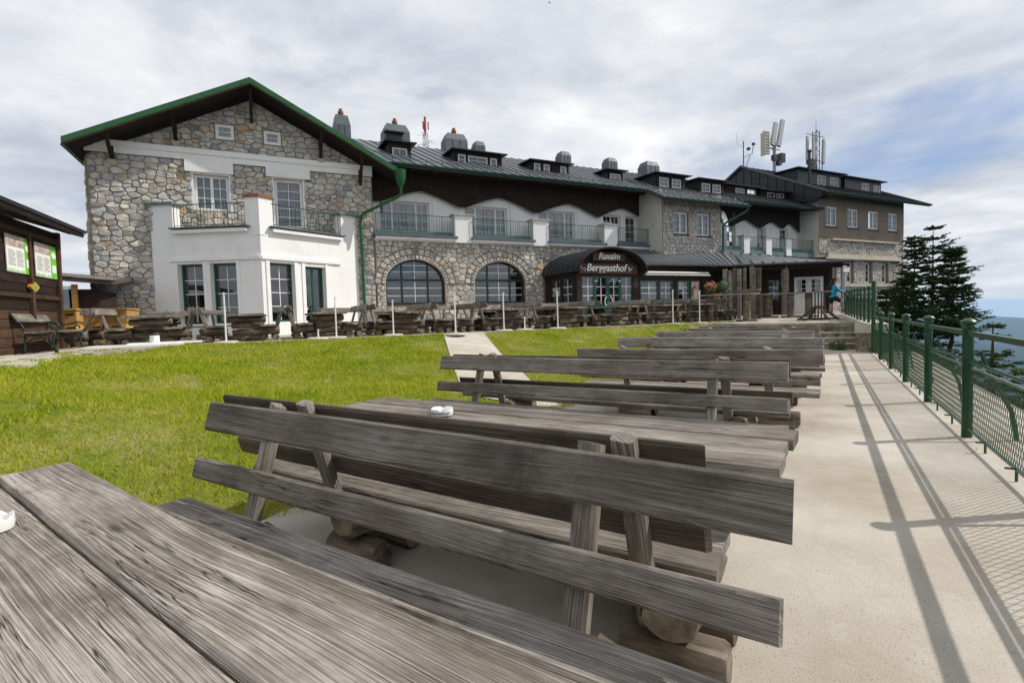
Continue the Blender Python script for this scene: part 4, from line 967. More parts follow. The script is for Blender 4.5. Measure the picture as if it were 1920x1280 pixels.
# ------------------------------------------------------------------ entrance porch, glazed veranda, pavilion
def text_mesh(txt, size, shear=.25, extrude=.012):
    cu = bpy.data.curves.new('lettering', 'FONT'); cu.body = txt; cu.size = size; cu.shear = shear; cu.extrude = extrude; cu.offset = .006; cu.align_x = 'CENTER'
    o = bpy.data.objects.new('lettering', cu); COL.objects.link(o); dg = bpy.context.evaluated_depsgraph_get(); me = bpy.data.meshes.new_from_object(o.evaluated_get(dg)); bpy.data.objects.remove(o); return me
def porch():
    zf = 1.0; va, vb = 0., 3.0; ua, ub = 9.42, 13.1
    g = bthing('entrance_porch', 'dark timber entrance porch with barrel roof and white script sign', 11.2, 3.0, zf)
    uc = (ua+ub)/2; hw = 2.02; zs = 3.42; rise = 1.12
    # barrel roof
    def prof(k, n, e=0.): a = math.pi*k/n; return (uc+(hw+e)*math.cos(a), zs-.12+(rise+e)*math.sin(a)+.12)
    n = 18; m = MB(); vs = []
    for v, e in ((vb+.45, .06), (-.2, .06), (vb+.45, 0.), (-.2, 0.)): vs += [(prof(k, n, e)[0], -v, prof(k, n, e)[1]) for k in range(n+1)]
    L = n+1; fs = []
    for k in range(n): fs += [(k, k+1, L+k+1, L+k), (2*L+k, 3*L+k, 3*L+k+1, 2*L+k+1), (k, 2*L+k, 2*L+k+1, k+1), (L+k, L+k+1, 3*L+k+1, 3*L+k)]
    fs += [(0, L, 3*L, 2*L), (n, 2*L+n, 3*L+n, L+n)]; m.add(vs, fs); ro = part(m, 'barrel_roof', 'roof_dark', g, 30)
    for j in range(8):
        v = vb+.4-j*.46; m = MB(); pts = [(prof(k, n, .075)[0], -v, prof(k, n, .075)[1]) for k in range(n+1)]; m.tube(pts, .02, 5); part(m, 'roof_seam', 'roof_dark', ro)
    m = MB(); m.tube([(prof(k, n, .02)[0], -vb-.46, prof(k, n, .02)[1]) for k in range(n+1)], .06, 6); part(m, 'roof_rim', 'dark_wood', ro)
    # timber front above the doors
    m = MB(); m.prism([(ua, zs-.02), (ub, zs-.02)]+[(prof(k, n, -.08)) for k in range(1, n)], lambda a, b, d: (a, d, b), -vb, -vb+.08); part(m, 'tympanum', 'dark_wood', g)
    m = MB(); m.b2(uc-1.75, uc+1.75, -vb-.09, -vb-.005, 3.34, 3.82); sb = part(m, 'sign_board', 'sign_board', g)
    m = MB(); m.b2(uc-.98, uc+.98, -vb-.12, -vb-.005, 3.96, 4.36); sb2 = part(m, 'sign_board', 'sign_board', g)
    for txt, size, z, x, sbx, dv in (('Berggasthof', .50, 3.47, uc-.18, sb, .10), ('Raxalm', .44, 4.05, uc-.02, sb2, .13)):
        me = text_mesh(txt, size); me.materials.append(MATS['sign_white']); me.transform(Matrix.Rotation(R_(90), 4, 'X')); link('lettering', me, sbx, (x, -vb-dv, z))
    for xs, d in ((uc+1.15, 1), (uc-1.62, -1)):
        m = MB(); m.tube([(xs+.32*t*d, -vb-.105, 3.60+.08*math.sin(t*9)) for t in np.linspace(0, 1, 14)], [.018*(1-.6*t) for t in np.linspace(0, 1, 14)], 5); m.tube([(xs+.12+.09*math.cos(t)*d, -vb-.105, 3.53+.06*math.sin(t)) for t in np.linspace(0, 5, 12)], .012, 5); part(m, 'flourish', 'sign_white', sb)
    # posts and doors
    m = MB(); m.b2(ua, ua+.26, -vb, -vb+.24, zf, zs); m.b2(ub-.30, ub, -vb, -vb+.24, zf, zs); m.b2(ua, ub, -vb+.004, -vb+.2, 3.24, zs+.02); part(m, 'door_posts', 'dark_wood', g)
    x0, x1 = ua+.27, ub-.31; W4 = (x1-x0)/4
    for k in range(4):
        a, b = x0+k*W4, x0+(k+1)*W4
        d = window(g, a, b, 1.78, 3.24, vb-.05, 'door_green', (1,), 3, .10 if k in (1, 2) else .07, .03, .06, barm='white_paint', back=.8, name='door_leaf' if k in (1, 2) else 'side_light')
        m = MB(); m.b2(a, b, -vb+.05, -vb+.10, zf, 1.776); part(m, 'door_panel', 'door_green', d)
        if k in (1, 2):
            s = 1 if k == 1 else -1; xm = x0+2*W4-s*.13
            m = MB(); m.tube([(xm-s*.10*math.sin(t), -vb-.02, 2.0+.2*math.cos(t)) for t in np.linspace(-.2, 3.34, 12)], .022, 6); part(m, 'door_handle', 'sign_white', d)
            for z in (1.98, 3.0): m = MB(); m.b2(a+(.0 if s > 0 else W4-.12), a+(.12 if s > 0 else W4), -vb+.02, -vb+.045, z-.03, z+.03); part(m, 'hinge', 'white_paint', d)
    # left side: timber wall with two windows
    fr = lambda a, y, b: (ua+y, -a, b)
    wins = [(.55, 1.5, 1.95, 3.2), (1.62, 2.6, 1.95, 3.2)]
    m = wall_mb(rect(-.1, 2.95, zf, zs+.1), [rect(*q) for q in wins], 0, .1, fr); part(m, 'side_wall', 'dark_wood', g)
    for q in wins: window(g, *q, 0, 'dark_green_frame', (1,), 3, .07, .03, .06, frame=lambda a, y, b: (ua+.02+y, -a, b), barm='white_paint', back=.6)
    return g
porch()
def veranda():
    zf = 1.0; v = 2.9; ua, ub = 13.12, 17.6
    g = bthing('veranda', 'glazed dark timber veranda with green window frames and seamed lean-to roof', 15.3, 2.9, zf)
    wins = [(13.3, 14.5, 2.0, 3.05), (14.58, 15.5, 2.0, 3.05), (15.85, 16.7, 2.0, 3.05), (16.8, 17.45, 2.0, 3.05)]
    part(wall_mb(rect(ua, ub, zf, 3.75), [rect(*q) for q in wins], v, .12), 'front_wall', 'dark_wood', g)
    for q in wins[:3]: window(g, *q, v+.02, 'door_green', (1,), 3, .08, .03, .07, barm='white_paint', back=.9)
    m = MB(); q = wins[3]; m.b2(q[0], q[1], -v-.02, -v+.04, q[2], q[3]); po = part(m, 'picture_frame', 'door_green', g)
    m = MB(); m.b2(q[0]+.06, q[1]-.06, -v-.03, -v-.021, q[2]+.06, q[3]-.06); part(m, 'picture', 'poster_photo', po)
    r = random.Random(4); m = MB()
    for k in range(5): a = 2.6-k*.28; m.tube([(q[0]+.32+.22*math.cos(a+t), -v-.04, 2.3+.12*k*.5+.2*math.sin(a+t)) for t in np.linspace(0, 1.5, 8)], [.045*(1-.4*t) for t in np.linspace(0, 1, 8)], 6)
    part(m, 'picture_motif', 'terracotta', po)
    for a, b in ((13.2, 15.6), (15.75, 17.5)): m = MB(); m.b2(a, b, -v-.10, -v, 1.90, 1.94); part(m, 'window_ledge', 'sill_stone', g)
    m = MB(); m.tube([(13.35, -v-.42, 3.42), (17.7, -v-.42, 3.42)], .055, 8); m.b2(13.3, 17.75, -v-.52, -v-.36, 3.28, 3.33)
    for x in (14.0, 15.6, 17.2): m.bar((x, -v, 3.5), (x, -v-.42, 3.42), .03)
    part(m, 'rolled_awning', 'awning', g)
    # lean-to roof up to the wall
    e = 3.86; seamed_roof(g, (13.25, -3.12, e), (19.2, -3.7, e), (20.9, -1.28, 4.92), (12.6, -.02, 4.92), 'roof_metal', .08, .33, rib=.05)
    m = MB(); m.b2(ua, 19.0, -3.0, -2.9, 3.62, 3.76); part(m, 'eave_beam', 'dark_wood', g)
    m = MB(); m.b2(12.9, 21.0, -.03, 0, 4.90, 5.02); part(m, 'wall_flashing', 'zinc', g)
    return g
veranda()
def pavilion():
    c0 = uv(gz(1374, 497, 3.86)); c1 = uv(gz(1598, 488, 3.86)); zf = 1.05
    g = bthing('pavilion', 'open timber pavilion with broad seamed metal roof and log columns', 22, 4, zf)
    E0 = (c0[0], -c0[1], 3.864); E1 = (c1[0], -c1[1], 3.864); R0 = (20.95, -1.3, 4.95); R1 = (31.0, -.6, 4.80)
    seamed_roof(g, E0, E1, R1, R0, 'roof_metal', .09, .52, rib=.07)
    m = MB(); m.slab((E0[0]+.3, E0[1]+.4, 3.76), (E1[0]-.3, E1[1]+.3, 3.76), (31, -.4, 4.6), (20.0, -.3, 4.6), .05); part(m, 'ceiling', 'dark_wood', g)
    d = (Vector(E1)-Vector(E0)); e = d.normalized(); nrm = Vector((-e.y, e.x, 0)); L = d.length
    b0 = Vector(E0)+nrm*.35; b1 = Vector(E1)+nrm*.35
    m = MB(); m.bar(b0+Vector((0, 0, -.22)), b1+Vector((0, 0, -.22)), .16, .2); part(m, 'eave_beam', 'dark_wood', g)
    m = MB(); m.tube([Vector(E0)+Vector((0, 0, -.04))-nrm*.05, Vector(E1)+Vector((0, 0, -.04))-nrm*.05], .07, 8); part(m, 'gutter', 'dark_metal', g)
    for f, r_ in ((.02, .13), (.47, .2)):
        p = b0.lerp(b1, f)+nrm*.1; m = MB(); r = random.Random(int(f*99)); m.tube([(p.x+r.uniform(-.02, .02), p.y, zf-.05+(2.75)*k/6) for k in range(7)], [r_*r.uniform(.92, 1.06) for k in range(7)], 12); part(m, 'log_column', 'weathered_wood', g, 40)
    p = b0.lerp(b1, .955)+nrm*.05; m = MB(); m.tube([(p.x, p.y, zf-.1), (p.x, p.y, 3.7)], .10, 8); part(m, 'corner_post', 'grey_metal', g)
    m = MB(); m.box((p.x, p.y-.16, 3.45), (.5, .06, .34)); part(m, 'lamp_box', 'sign_white', g)
    p2 = b0.lerp(b1, .86)+nrm*.4; m = MB(); m.box((p2.x, p2.y, 2.4), (.3, .3, 2.7)); part(m, 'timber_post', 'dark_wood', g)
    # back wall with white double doors and a curtained window
    B0 = b0+nrm*2.2+e*-.2; B1 = b1+nrm*2.0-e*.3; Lb = (B1-B0).length; eb = (B1-B0).normalized(); nb = Vector((-eb.y, eb.x, 0))
    fr = lambda a, y, b: tuple(Vector((B0.x, B0.y, 0))+eb*a+nb*y+Vector((0, 0, b)))
    def atx(px):  # distance along the back wall at a photo column
        dd = ray(px, 540); best = min((abs((O+U*q[0]-N*q[1]-CP).x*dd.y-(O+U*q[0]-N*q[1]-CP).y*dd.x), s_) for s_ in np.linspace(0, Lb, 200) for q in [fr(s_, 0, 0)]); return best[1]
    a0, a1 = atx(1489), atx(1543); w0, w1 = atx(1440), atx(1462); s0, s1 = atx(1550), atx(1572)
    part(wall_mb(rect(0, Lb, zf, 4.3), [rect(a0, a1, zf+.02, 3.2), rect(w0, w1, 1.9, 3.1)], 0, .12, fr), 'back_wall', 'dark_wood', g)
    am = (a0+a1)/2
    for x, y_ in ((a0, am), (am, a1)):
        dw = window(g, x, y_, 2.1, 3.2, 0, 'white_paint', (1,), 3, .16, .03, .07, frame=lambda a, y, b: fr(a, y-.02, b), back=.9, name='white_door')
        m = MB(); m.add([fr(a, y, b) for a in (x+.004, y_-.004) for y in (-.02, .05) for b in (zf, 2.096)], [(0, 1, 3, 2), (4, 6, 7, 5), (0, 4, 5, 1), (2, 3, 7, 6), (0, 2, 6, 4), (1, 5, 7, 3)]); part(m, 'door_panel', 'white_paint', dw)
    window(g, w0, w1, 1.9, 3.1, 0, 'dark_green_frame', (1,), 3, .06, .03, .06, frame=lambda a, y, b: fr(a, y+.02, b), barm='white_paint', curtain=.9)
    m = MB(); m.add([fr(a, y, b) for a in (s0, s1) for y in (-.04, .0) for b in (zf, 2.0)], [(0, 1, 3, 2), (4, 6, 7, 5), (0, 4, 5, 1), (2, 3, 7, 6), (0, 2, 6, 4), (1, 5, 7, 3)]); part(m, 'stone_plinth', 'retaining_rock', g)
    # dark wall closing the space towards the veranda
    m = MB(); m.add([(17.6, -2.95, zf), (17.6, -2.95, 3.8), (B0.x, B0.y, 3.8), (B0.x, B0.y, zf)], [(0, 1, 2, 3)]); part(m, 'link_wall', 'dark_wood', g)
    return g, e, nrm, b0, b1
PAV = pavilion()
def L2W(p): return O+U*p[0]-N*p[1]+Vector((0, 0, p[2] if len(p) > 2 else 0))

def plank_screen():
    a = gz(1357, 590, 1.0); r = random.Random(6); d0 = 23.6
    dl = ray(1356, 560); dr = ray(1423, 560); A = CP+dl*(d0/dl.y); B = CP+dr*((d0-1.6)/dr.y); z = zup(A.x, A.y)
    t = thing('plank_screen', 'tall screen of upright grey planks with gaps in front of the pavilion', 'screen', (A.x, A.y, z)); L = (B-A); L.z = 0; e = L.normalized(); ang = math.atan2(e.y, e.x)
    x = 0; k = 0
    while x < L.length:
        w_ = r.uniform(.12, .24); h_ = 2.25+r.uniform(-.05, .06); m = MB(); m.box((0, 0, h_/2), (w_, .045, h_)); p = e*(x+w_/2)+Vector((0, 0, .0))+Vector((-e.y, e.x, 0))*(.06*(k % 2))
        o = m.build('plank', MATS['weathered_wood_dark' if r.random() < .45 else 'weathered_wood'], t, tuple(p), (0, 0, ang)); x += w_+r.choice((.01, .02, .16)); k += 1
    m = MB(); m.bar(e*-.1+Vector((0, 0, 1.25))-Vector((-e.y, e.x, 0))*.06, e*(L.length+.1)+Vector((0, 0, 1.25))-Vector((-e.y, e.x, 0))*.06, .05, .12); m.build('cross_rail', MATS['weathered_wood'], t)
plank_screen()

# ------------------------------------------------------------------ roof masts and antennas
def masts():
    u, z = 31.3, 12.7; v = -5.5
    t = bthing('weather_mast', 'thin weather station mast with side arm at the roof peak', u, v, z, 'mast')
    zt = fp(1384, 263, v)[1]; m = MB(); m.tube([(u, -v, z-.2), (u, -v, zt)], .04, 6); m.tube([(u, -v, z+.9), (u+1.05, -v, z+1.35), (u+1.15, -v, z+2.0)], .03, 5); m.tube([(u+.2, -v, z), (u+.8, -v, z+1.2)], .025, 5); part(m, 'pole', 'dark_metal', t)
    m = MB(); m.tube([(u-.1, -v, zt-.5), (u-.7, -v, zt-.35), (u-.8, -v, zt+.5)], .012, 4); m.box((u+.6, -v, z+1.65), (.22, .2, .2)); m.box((u+1.18, -v, z+2.1), (.22, .16, .18)); part(m, 'sensors', 'dark_metal', t)
    v = -6.5
    def mk(px, pyb, pyt, name, label):
        ub, zb = fp(px, pyb, v); zt = fp(px, pyt, v)[1]; return bthing(name, label, ub, v, zb, 'antenna mast'), ub, zb, zt
    t, u, zb, zt = mk(1452, 318, 226, 'antenna_mast', 'roof antenna mast with two leaning panel antennas and a beige grid')
    m = MB(); m.tube([(u, -v, zb-1.5), (u, -v, zb+3.3)], .14, 8); part(m, 'pole', 'grey_metal', t)
    for dx, top, ln in ((-.55, zt-.35, .35), (.22, zt, .45)):
        m = MB(); m.bar((u+dx-.1, -v-.3, zb+1.9), (u+dx+ln, -v-.3, top), .42, .2, up=(0, 1, 0)); part(m, 'panel_antenna', 'antenna_grey', t)
    m = MB(); m.bar((u-1.5, -v-.1, zb+1.0), (u-1.5, -v-.1, zb+2.9), .1, .5); m.bar((u-1.05, -v, zb+1.2), (u-1.05, -v, zb+3.1), .7, .12)
    for k in range(8): m.b2(u-1.8, u-1.0, -v-.4, -v-.36, zb+1.1+k*.25, zb+1.16+k*.25)
    part(m, 'grid_antenna', 'antenna_beige', t)
    m = MB(); m.box((u+.85, -v, zb+1.05), (.55, .5, .75)); m.box((u-.3, -v-.2, zb+.9), (.4, .3, .45)); m.box((u+.3, -v-.2, zb+.5), (.4, .3, .35)); m.tube([(u-.7, -v, zb+1.75), (u+.8, -v, zb+1.75)], .05, 6); part(m, 'radio_units', 'dark_metal', t)
    t, u, zb, zt = mk(1530, 322, 246, 'lattice_antenna_mast', 'lattice roof mast carrying slim upright panel antennas and grey boxes')
    m = MB()
    for dx, dy in ((-.2, -.2), (.2, -.2), (.2, .2), (-.2, .2)): m.tube([(u+dx, -v+dy, zb-1.5), (u+dx, -v+dy, zt)], .035, 5)
    for k in range(9):
        z = zb+k*(zt-zb)/9; h_ = (zt-zb)/9; s = 1 if k % 2 else -1; m.bar((u-.2*s, -v-.2, z), (u+.2*s, -v-.2, z+h_), .03); m.bar((u-.2, -v-.2*s, z), (u-.2, -v+.2*s, z+h_), .03)
    part(m, 'lattice', 'dark_metal', t)
    for dx, dy, z0, z1, w_ in ((-1.25, 0, .9, 3.0, .22), (-.85, -.3, .9, 3.0, .18), (.55, -.3, .8, 2.9, .2), (1.05, 0, .8, 2.9, .34)):
        m = MB(); m.bar((u+dx, -v+dy, zb+z0), (u+dx+.08*(dx > 0), -v+dy, zb+z1), w_, .16, up=(0, 1, 0)); part(m, 'panel_antenna', 'antenna_grey', t)
    m = MB(); m.tube([(u-1.3, -v, zt-.4), (u+1.2, -v, zt-.4)], .04, 5); m.tube([(u-1.3, -v, zb+1.0), (u+1.2, -v, zb+1.0)], .04, 5); m.tube([(u+.9, -v, zb-1), (u+.9, -v, zb+1.6)], .04, 5); m.tube([(u, -v, zt), (u, -v, zt+.8)], .02, 4); tag(part(m, 'cross_arms', 'dark_metal', t), kind='stuff')
    for bx_, sz_ in (((u-.85, -v-.1, zb+.75), (.85, .4, .45)), ((u-.75, -v-.1, zb+.2), (.7, .4, .5))): m = MB(); m.box(bx_, sz_); part(m, 'radio_unit', 'dark_metal', t)
    # red and white lattice mast far behind the ridge
    d = ray(799, 290); p = CP+d*(120/d.y); t = thing('transmitter_mast', 'distant lattice transmitter mast with red top behind the roof ridge', 'mast', (p.x, p.y, 0)); s = 120/960
    z0, z1 = 30, p.z+(290-222)*s; m = MB(); zr = p.z+(290-250)*s
    for k in range(4):
        a = k*math.pi/2+.4; m.tube([(math.cos(a)*1.6, math.sin(a)*1.6, z0-6), (math.cos(a)*.5, math.sin(a)*.5, zr)], .07, 4)
    for j in range(12):
        f = j/12; q = 1.6-1.1*f; z = z0-6+(zr-z0+6)*f; h_ = (zr-z0+6)/12
        for k in range(4):
            a, b = k*math.pi/2+.4, (k+1)*math.pi/2+.4; m.bar((math.cos(a)*q, math.sin(a)*q, z), (math.cos(b)*q*.94, math.sin(b)*q*.94, z+h_), .07)
    for k in range(14): a = rng.uniform(0, 6.28); zz = zr-rng.uniform(.5, 4.5); m.bar((0, 0, zz), (math.cos(a)*2., math.sin(a)*2., zz+.1), .05)
    m.build('lattice', MATS['antenna_grey'], t)
    m = MB(); m.tube([(0, 0, zr-.5), (0, 0, z1)], .28, 6)
    for k in range(3): a = k*2.1; m.bar((math.cos(a)*.7, math.sin(a)*.7, zr+.6), (math.cos(a)*.7, math.sin(a)*.7, z1-1.2), .25)
    m.build('red_top', MATS['red_paint'], t)
masts()

# ------------------------------------------------------------------ hut, shed and boxes at the left
def hut():
    az = -22; e = azv(az); nr = Vector((e.y, -e.x, 0))                      # wall runs along e (away), faces nr
    c = gz(112, 640, .93); dd = ray(110, 600); Cn = CP+dd*(12.0/dd.y); z0 = .9
    t = thing('information_hut', 'dark brown timber hut with two green and white notice posters', 'hut', (Cn.x, Cn.y, z0), math.atan2(e.y, e.x))
    # local x = along e, local y = left of e; the front faces -y
    def hit(px, py, off=0.):
        d = ray(px, py); q = Cn+nr*off; s = (q-CP).dot(nr)/d.dot(nr); p = CP+d*s-Cn; return p.dot(e), p.z+Cn.z-z0
    zt = hit(110, 440)[1]; L = 4.2
    nb = 15; r = random.Random(3)
    for k in range(nb):
        h_ = zt/nb; m = MB(); m.box((0, 0, 0), (L+.05, .07, h_-.012)); m.build('board', MATS['brown_wood' if k < 5 else 'dark_wood'], t, (-L/2, .02+r.uniform(-.008, .008), h_*(k+.5)))
    m = MB(); m.b2(-L, 0, .06, 2.6, 0, zt); m.build('body', MATS['dark_wood'], t)
    m = MB(); m.bar((.10, -.03, zt), (-.06, -.03, 0), .12, .12); m.bar((-1.32, -.06, zt-.2), (-1.32, -.06, .7), .1, .06); m.build('corner_post', MATS['brown_wood'], t)
    m = MB(); m.slab((-L-.5, -.5, zt+.12), (.5, -.5, zt+.12), (.5, 2.9, zt+1.2), (-L-.5, 2.9, zt+1.2), .07); ro = m.build('roof', MATS['roof_dark'], t)
    m = MB(); m.slab((-L-.5, -.46, zt+.05), (.46, -.46, zt+.05), (.46, 2.9, zt+1.12), (-L-.5, 2.9, zt+1.12), .10); m.build('eave_boards', MATS['dark_wood'], ro)
    for k in range(5):
        m = MB(); m.bar((-.2-k*.95, -.4, zt-.02), (-.2-k*.95, .2, zt+.2), .10, .10); m.build('rafter_end', MATS['brown_wood'], t)
    # notice frame and posters
    a0, b1 = hit(2, 430); a1, _ = hit(106, 470); zb = hit(60, 575)[1]; zt2 = hit(104, 462)[1]+.1
    A = hit(0, 520)[0]-.25; B = hit(101, 500)[0]; z1 = hit(101, 462)[1]+.04; z0_ = hit(101, 556)[1]
    m = MB()
    for x0, x1, q0, q1 in ((A, B, z1, z1+.09), (A, B, z0_-.09, z0_), (B, B+.09, z0_-.09, z1+.09)): m.b2(x0, x1, -.075, -.02, q0, q1)
    m.build('notice_frame', MATS['brown_wood'], t)
    zp0 = hit(96, 523)[1]; zp1 = hit(97, 464)[1]
    for (xa, xb) in ((hit(6, 470)[0], hit(54, 480)[0]), (hit(61, 480)[0], hit(101, 490)[0])):
        m = MB(); m.b2(xa, xb, -.045, -.03, zp0, zp1); po = m.build('poster', MATS['poster_white'], t); w_ = xb-xa; h_ = zp1-zp0
        m = MB(); m.b2(xa+w_*.70, xb, -.050, -.0455, zp0, zp1); m.build('green_strip', MATS['poster_green'], po)
        m = MB(); m.b2(xa+.004, xa+w_*.70, -.050, -.0455, zp1-h_*.30, zp1-.004); m.build('photo_strip', MATS['poster_photo'], po)
        m = MB()
        for c_ in (0, 1):
            for k in range(11): m.b2(xa+w_*(.06+.32*c_), xa+w_*(.06+.32*c_+(.27 if k % 4 else .2)), -.049, -.0457, zp1-h_*(.40+.04*k)-.008, zp1-h_*(.40+.04*k))
        m.build('text_lines', MATS['print_grey'], po)
        m = MB(); m.prism([(xa+w_*.85+.36*w_*.3*math.cos(6.28*k/16), zp1-h_*.28+h_*.10*math.sin(6.28*k/16)) for k in range(16)], lambda a, b, d: (a, d, b), -.054, -.0505); m.b2(xa+w_*.75, xb-w_*.06, -.054, -.0505, zp0+h_*.18, zp0+h_*.42); m.build('emblem', MATS['poster_white'], po)
        m = MB()
        for k in range(14): x = xa+w_*.68*k/14+.01; m.add([(x, -.0492, zp0+.004), (x+.03, -.0492, zp0+.004), (x+.02, -.0492, zp0+h_*r.uniform(.06, .15))], [(0, 1, 2)])
        m.build('printed_grass', MATS['poster_green'], po)
    xb, zb_ = hit(56, 538); m = MB(); m.prism([(xb+.17*math.cos(6.28*k/20)*(1+.12*math.cos(4*6.28*k/20)), zb_+.095*math.sin(6.28*k/20)*(1+.12*math.cos(4*6.28*k/20))) for k in range(20)], lambda a, b, d: (a, d, b), -.09, -.03); ds = m.build('donation_plate', MATS['orange_plastic'], t)
    m = MB(); m.b2(xb-.115, xb+.115, -.096, -.0905, zb_-.055, zb_+.055); m.build('plate_face', MATS['poster_green'], ds)
    m = MB(); m.b2(xb-.07, xb+.07, -.099, -.0965, zb_+.008, zb_+.026); m.b2(xb-.06, xb+.06, -.099, -.0965, zb_-.03, zb_-.012); m.build('plate_text', MATS['print_grey'], ds)
    # shed behind
    d = ray(165, 560); S = CP+d*(16.5/d.y); t2 = thing('garden_shed', 'low dark shed with shingle roof and sunlit window posts behind the hut', 'shed', (S.x, S.y, .93), BRZ)
    m = MB(); m.b2(-2.8, .25, .3, 2.5, 0, 1.75); m.build('body', MATS['dark_wood'], t2)
    m = MB(); m.slab((-3.2, -.35, 2.32), (.75, -.35, 1.95), (.75, 2.8, 2.3), (-3.2, 2.8, 2.65), .10); rf = m.build('roof', MATS['weathered_wood_dark'], t2)
    for k in range(4):
        m = MB(); m.box((0, 0, 0), (3.9, .3, .03)); m.build('shingle_row', MATS['weathered_wood'], rf, (-1.22, -.25+k*.26, 2.19+k*.035), (R_(6), R_(5.3), 0))
    for x in (-1.45, -.95, -.45): m = MB(); m.b2(x, x+.14, .16, .3, .8, 1.9); m.build('window_post', MATS['pine_wood'], t2)
    for x in (-1.29, -.79): m = MB(); m.b2(x, x+.32, .24, .26, .85, 1.85); m.build('pane', MATS['glass'], t2)
    # yellow pine boxes
    for (px, py0, py1, wpx, dep, lab) in ((205, 612, 570, 66, 14.2, 'wide light pine crate stack with hand slots beside the stone wall'), (128, 606, 570, 44, 13.6, 'smaller light pine crate behind the iron bench')):
        d = ray(px, py0); S = CP+d*(dep/d.y); s = dep/960; w_ = wpx*s*1.15; h_ = .62; zb2 = zup(S.x, S.y); t3 = thing('pine_crate', lab, 'crate', (S.x, S.y, zb2), BRZ*.7)
        for k, (ww, hh) in enumerate(((w_, .30), (w_*.97, .30), (w_*1.02, .36))):
            zz = sum((.30, .30, .36)[:k]); m = MB(); m.b2(-ww/2, ww/2, -.45, .45, zz+.004, zz+hh-.004); b = m.build('box', MATS['pine_wood'], t3)
            
            for x in (-ww*.2, ww*.2): m = MB(); m.b2(x, x+.18, -.456, -.44, zz+hh*.62, zz+hh*.74); m.build('hand_slot', MATS['unlit_interior'], b)  # slot is a near-black block, the shade of the opening painted on
        m = MB(); m.b2(-w_/2-.04, w_/2+.04, -.5, .5, .96, 1.0); m.build('lid', MATS['pine_wood'], t3)
hut()

# ------------------------------------------------------------------ timber furniture
_cache = {}
def plank_mesh(L, Wd, T, m='weathered_wood', var=0, fine=False):
    key = ('p', round(L, 3), round(Wd, 3), round(T, 3), m, var)
    if key in _cache: return _cache[key]
    r = random.Random(hash(key[1:4]+(var,)) & 0xffff); c = min(.012, T*.22); K = 16 if fine else 6
    a, b = Wd/2, T/2; prof = [(-a+c, -b), (a-c, -b), (a, -b+c), (a, b-c), (a-c, b), (-a+c, b), (-a, b-c), (-a, -b+c)]
    vs = []; fs = []; off = 0; bow = r.uniform(-.006, .006)
    for k in range(K+1):
        f = k/K; x = -L/2+L*f; off += r.uniform(-.0025, .0025); wv = 1+r.uniform(-.012, .012); sag = bow*math.sin(math.pi*f); skew = r.uniform(-.012, .012) if k in (0, K) else 0
        for y, z in prof: vs.append((x+(skew if y > 0 else -skew), y*wv+off, z+sag))
    for k in range(K): fs += [(k*8+i, k*8+(i+1) % 8, k*8+8+(i+1) % 8, k*8+8+i) for i in range(8)]
    fs += [tuple(reversed(range(8))), tuple(K*8+i for i in range(8))]
    me = bpy.data.meshes.new('plank'); me.from_pydata(vs, [], fs); smooth_mesh(me, 30); me.materials.append(MATS[m]); _cache[key] = me; return me
def log_mesh(L, r_, var=0, flat=False):
    key = ('l', round(L, 3), round(r_, 3), var)
    if key in _cache: return _cache[key]
    r = random.Random(var*17+int(L*100)); S = 12; vs = []; fs = []; ks = [(-L/2, .86), (-L/2+.02, 1.), (-L/6, 1.), (L/6, 1.), (L/2-.02, 1.), (L/2, .86)]
    rr = [r.uniform(.87, 1.08) for _ in range(S)]
    for x, q in ks:
        j = r.uniform(.96, 1.04); o1, o2 = r.uniform(-.006, .006), r.uniform(-.006, .006)
        vs += [(x, r_*rr[k]*q*j*math.cos(6.2832*k/S)+o1, r_*rr[k]*q*j*math.sin(6.2832*k/S)+o2) for k in range(S)]
    for l in range(len(ks)-1): fs += [(l*S+k, l*S+(k+1) % S, l*S+S+(k+1) % S, l*S+S+k) for k in range(S)]
    fs += [tuple(reversed(range(S))), tuple((len(ks)-1)*S+k for k in range(S))]
    me = bpy.data.meshes.new('log'); me.from_pydata(vs, [], fs); smooth_mesh(me, 35); me.materials.append(MATS['log_wood']); _cache[key] = me; return me
def put(name, me, t, loc, rot=(0, 0, 0)): return link(name, me, t, loc, rot)
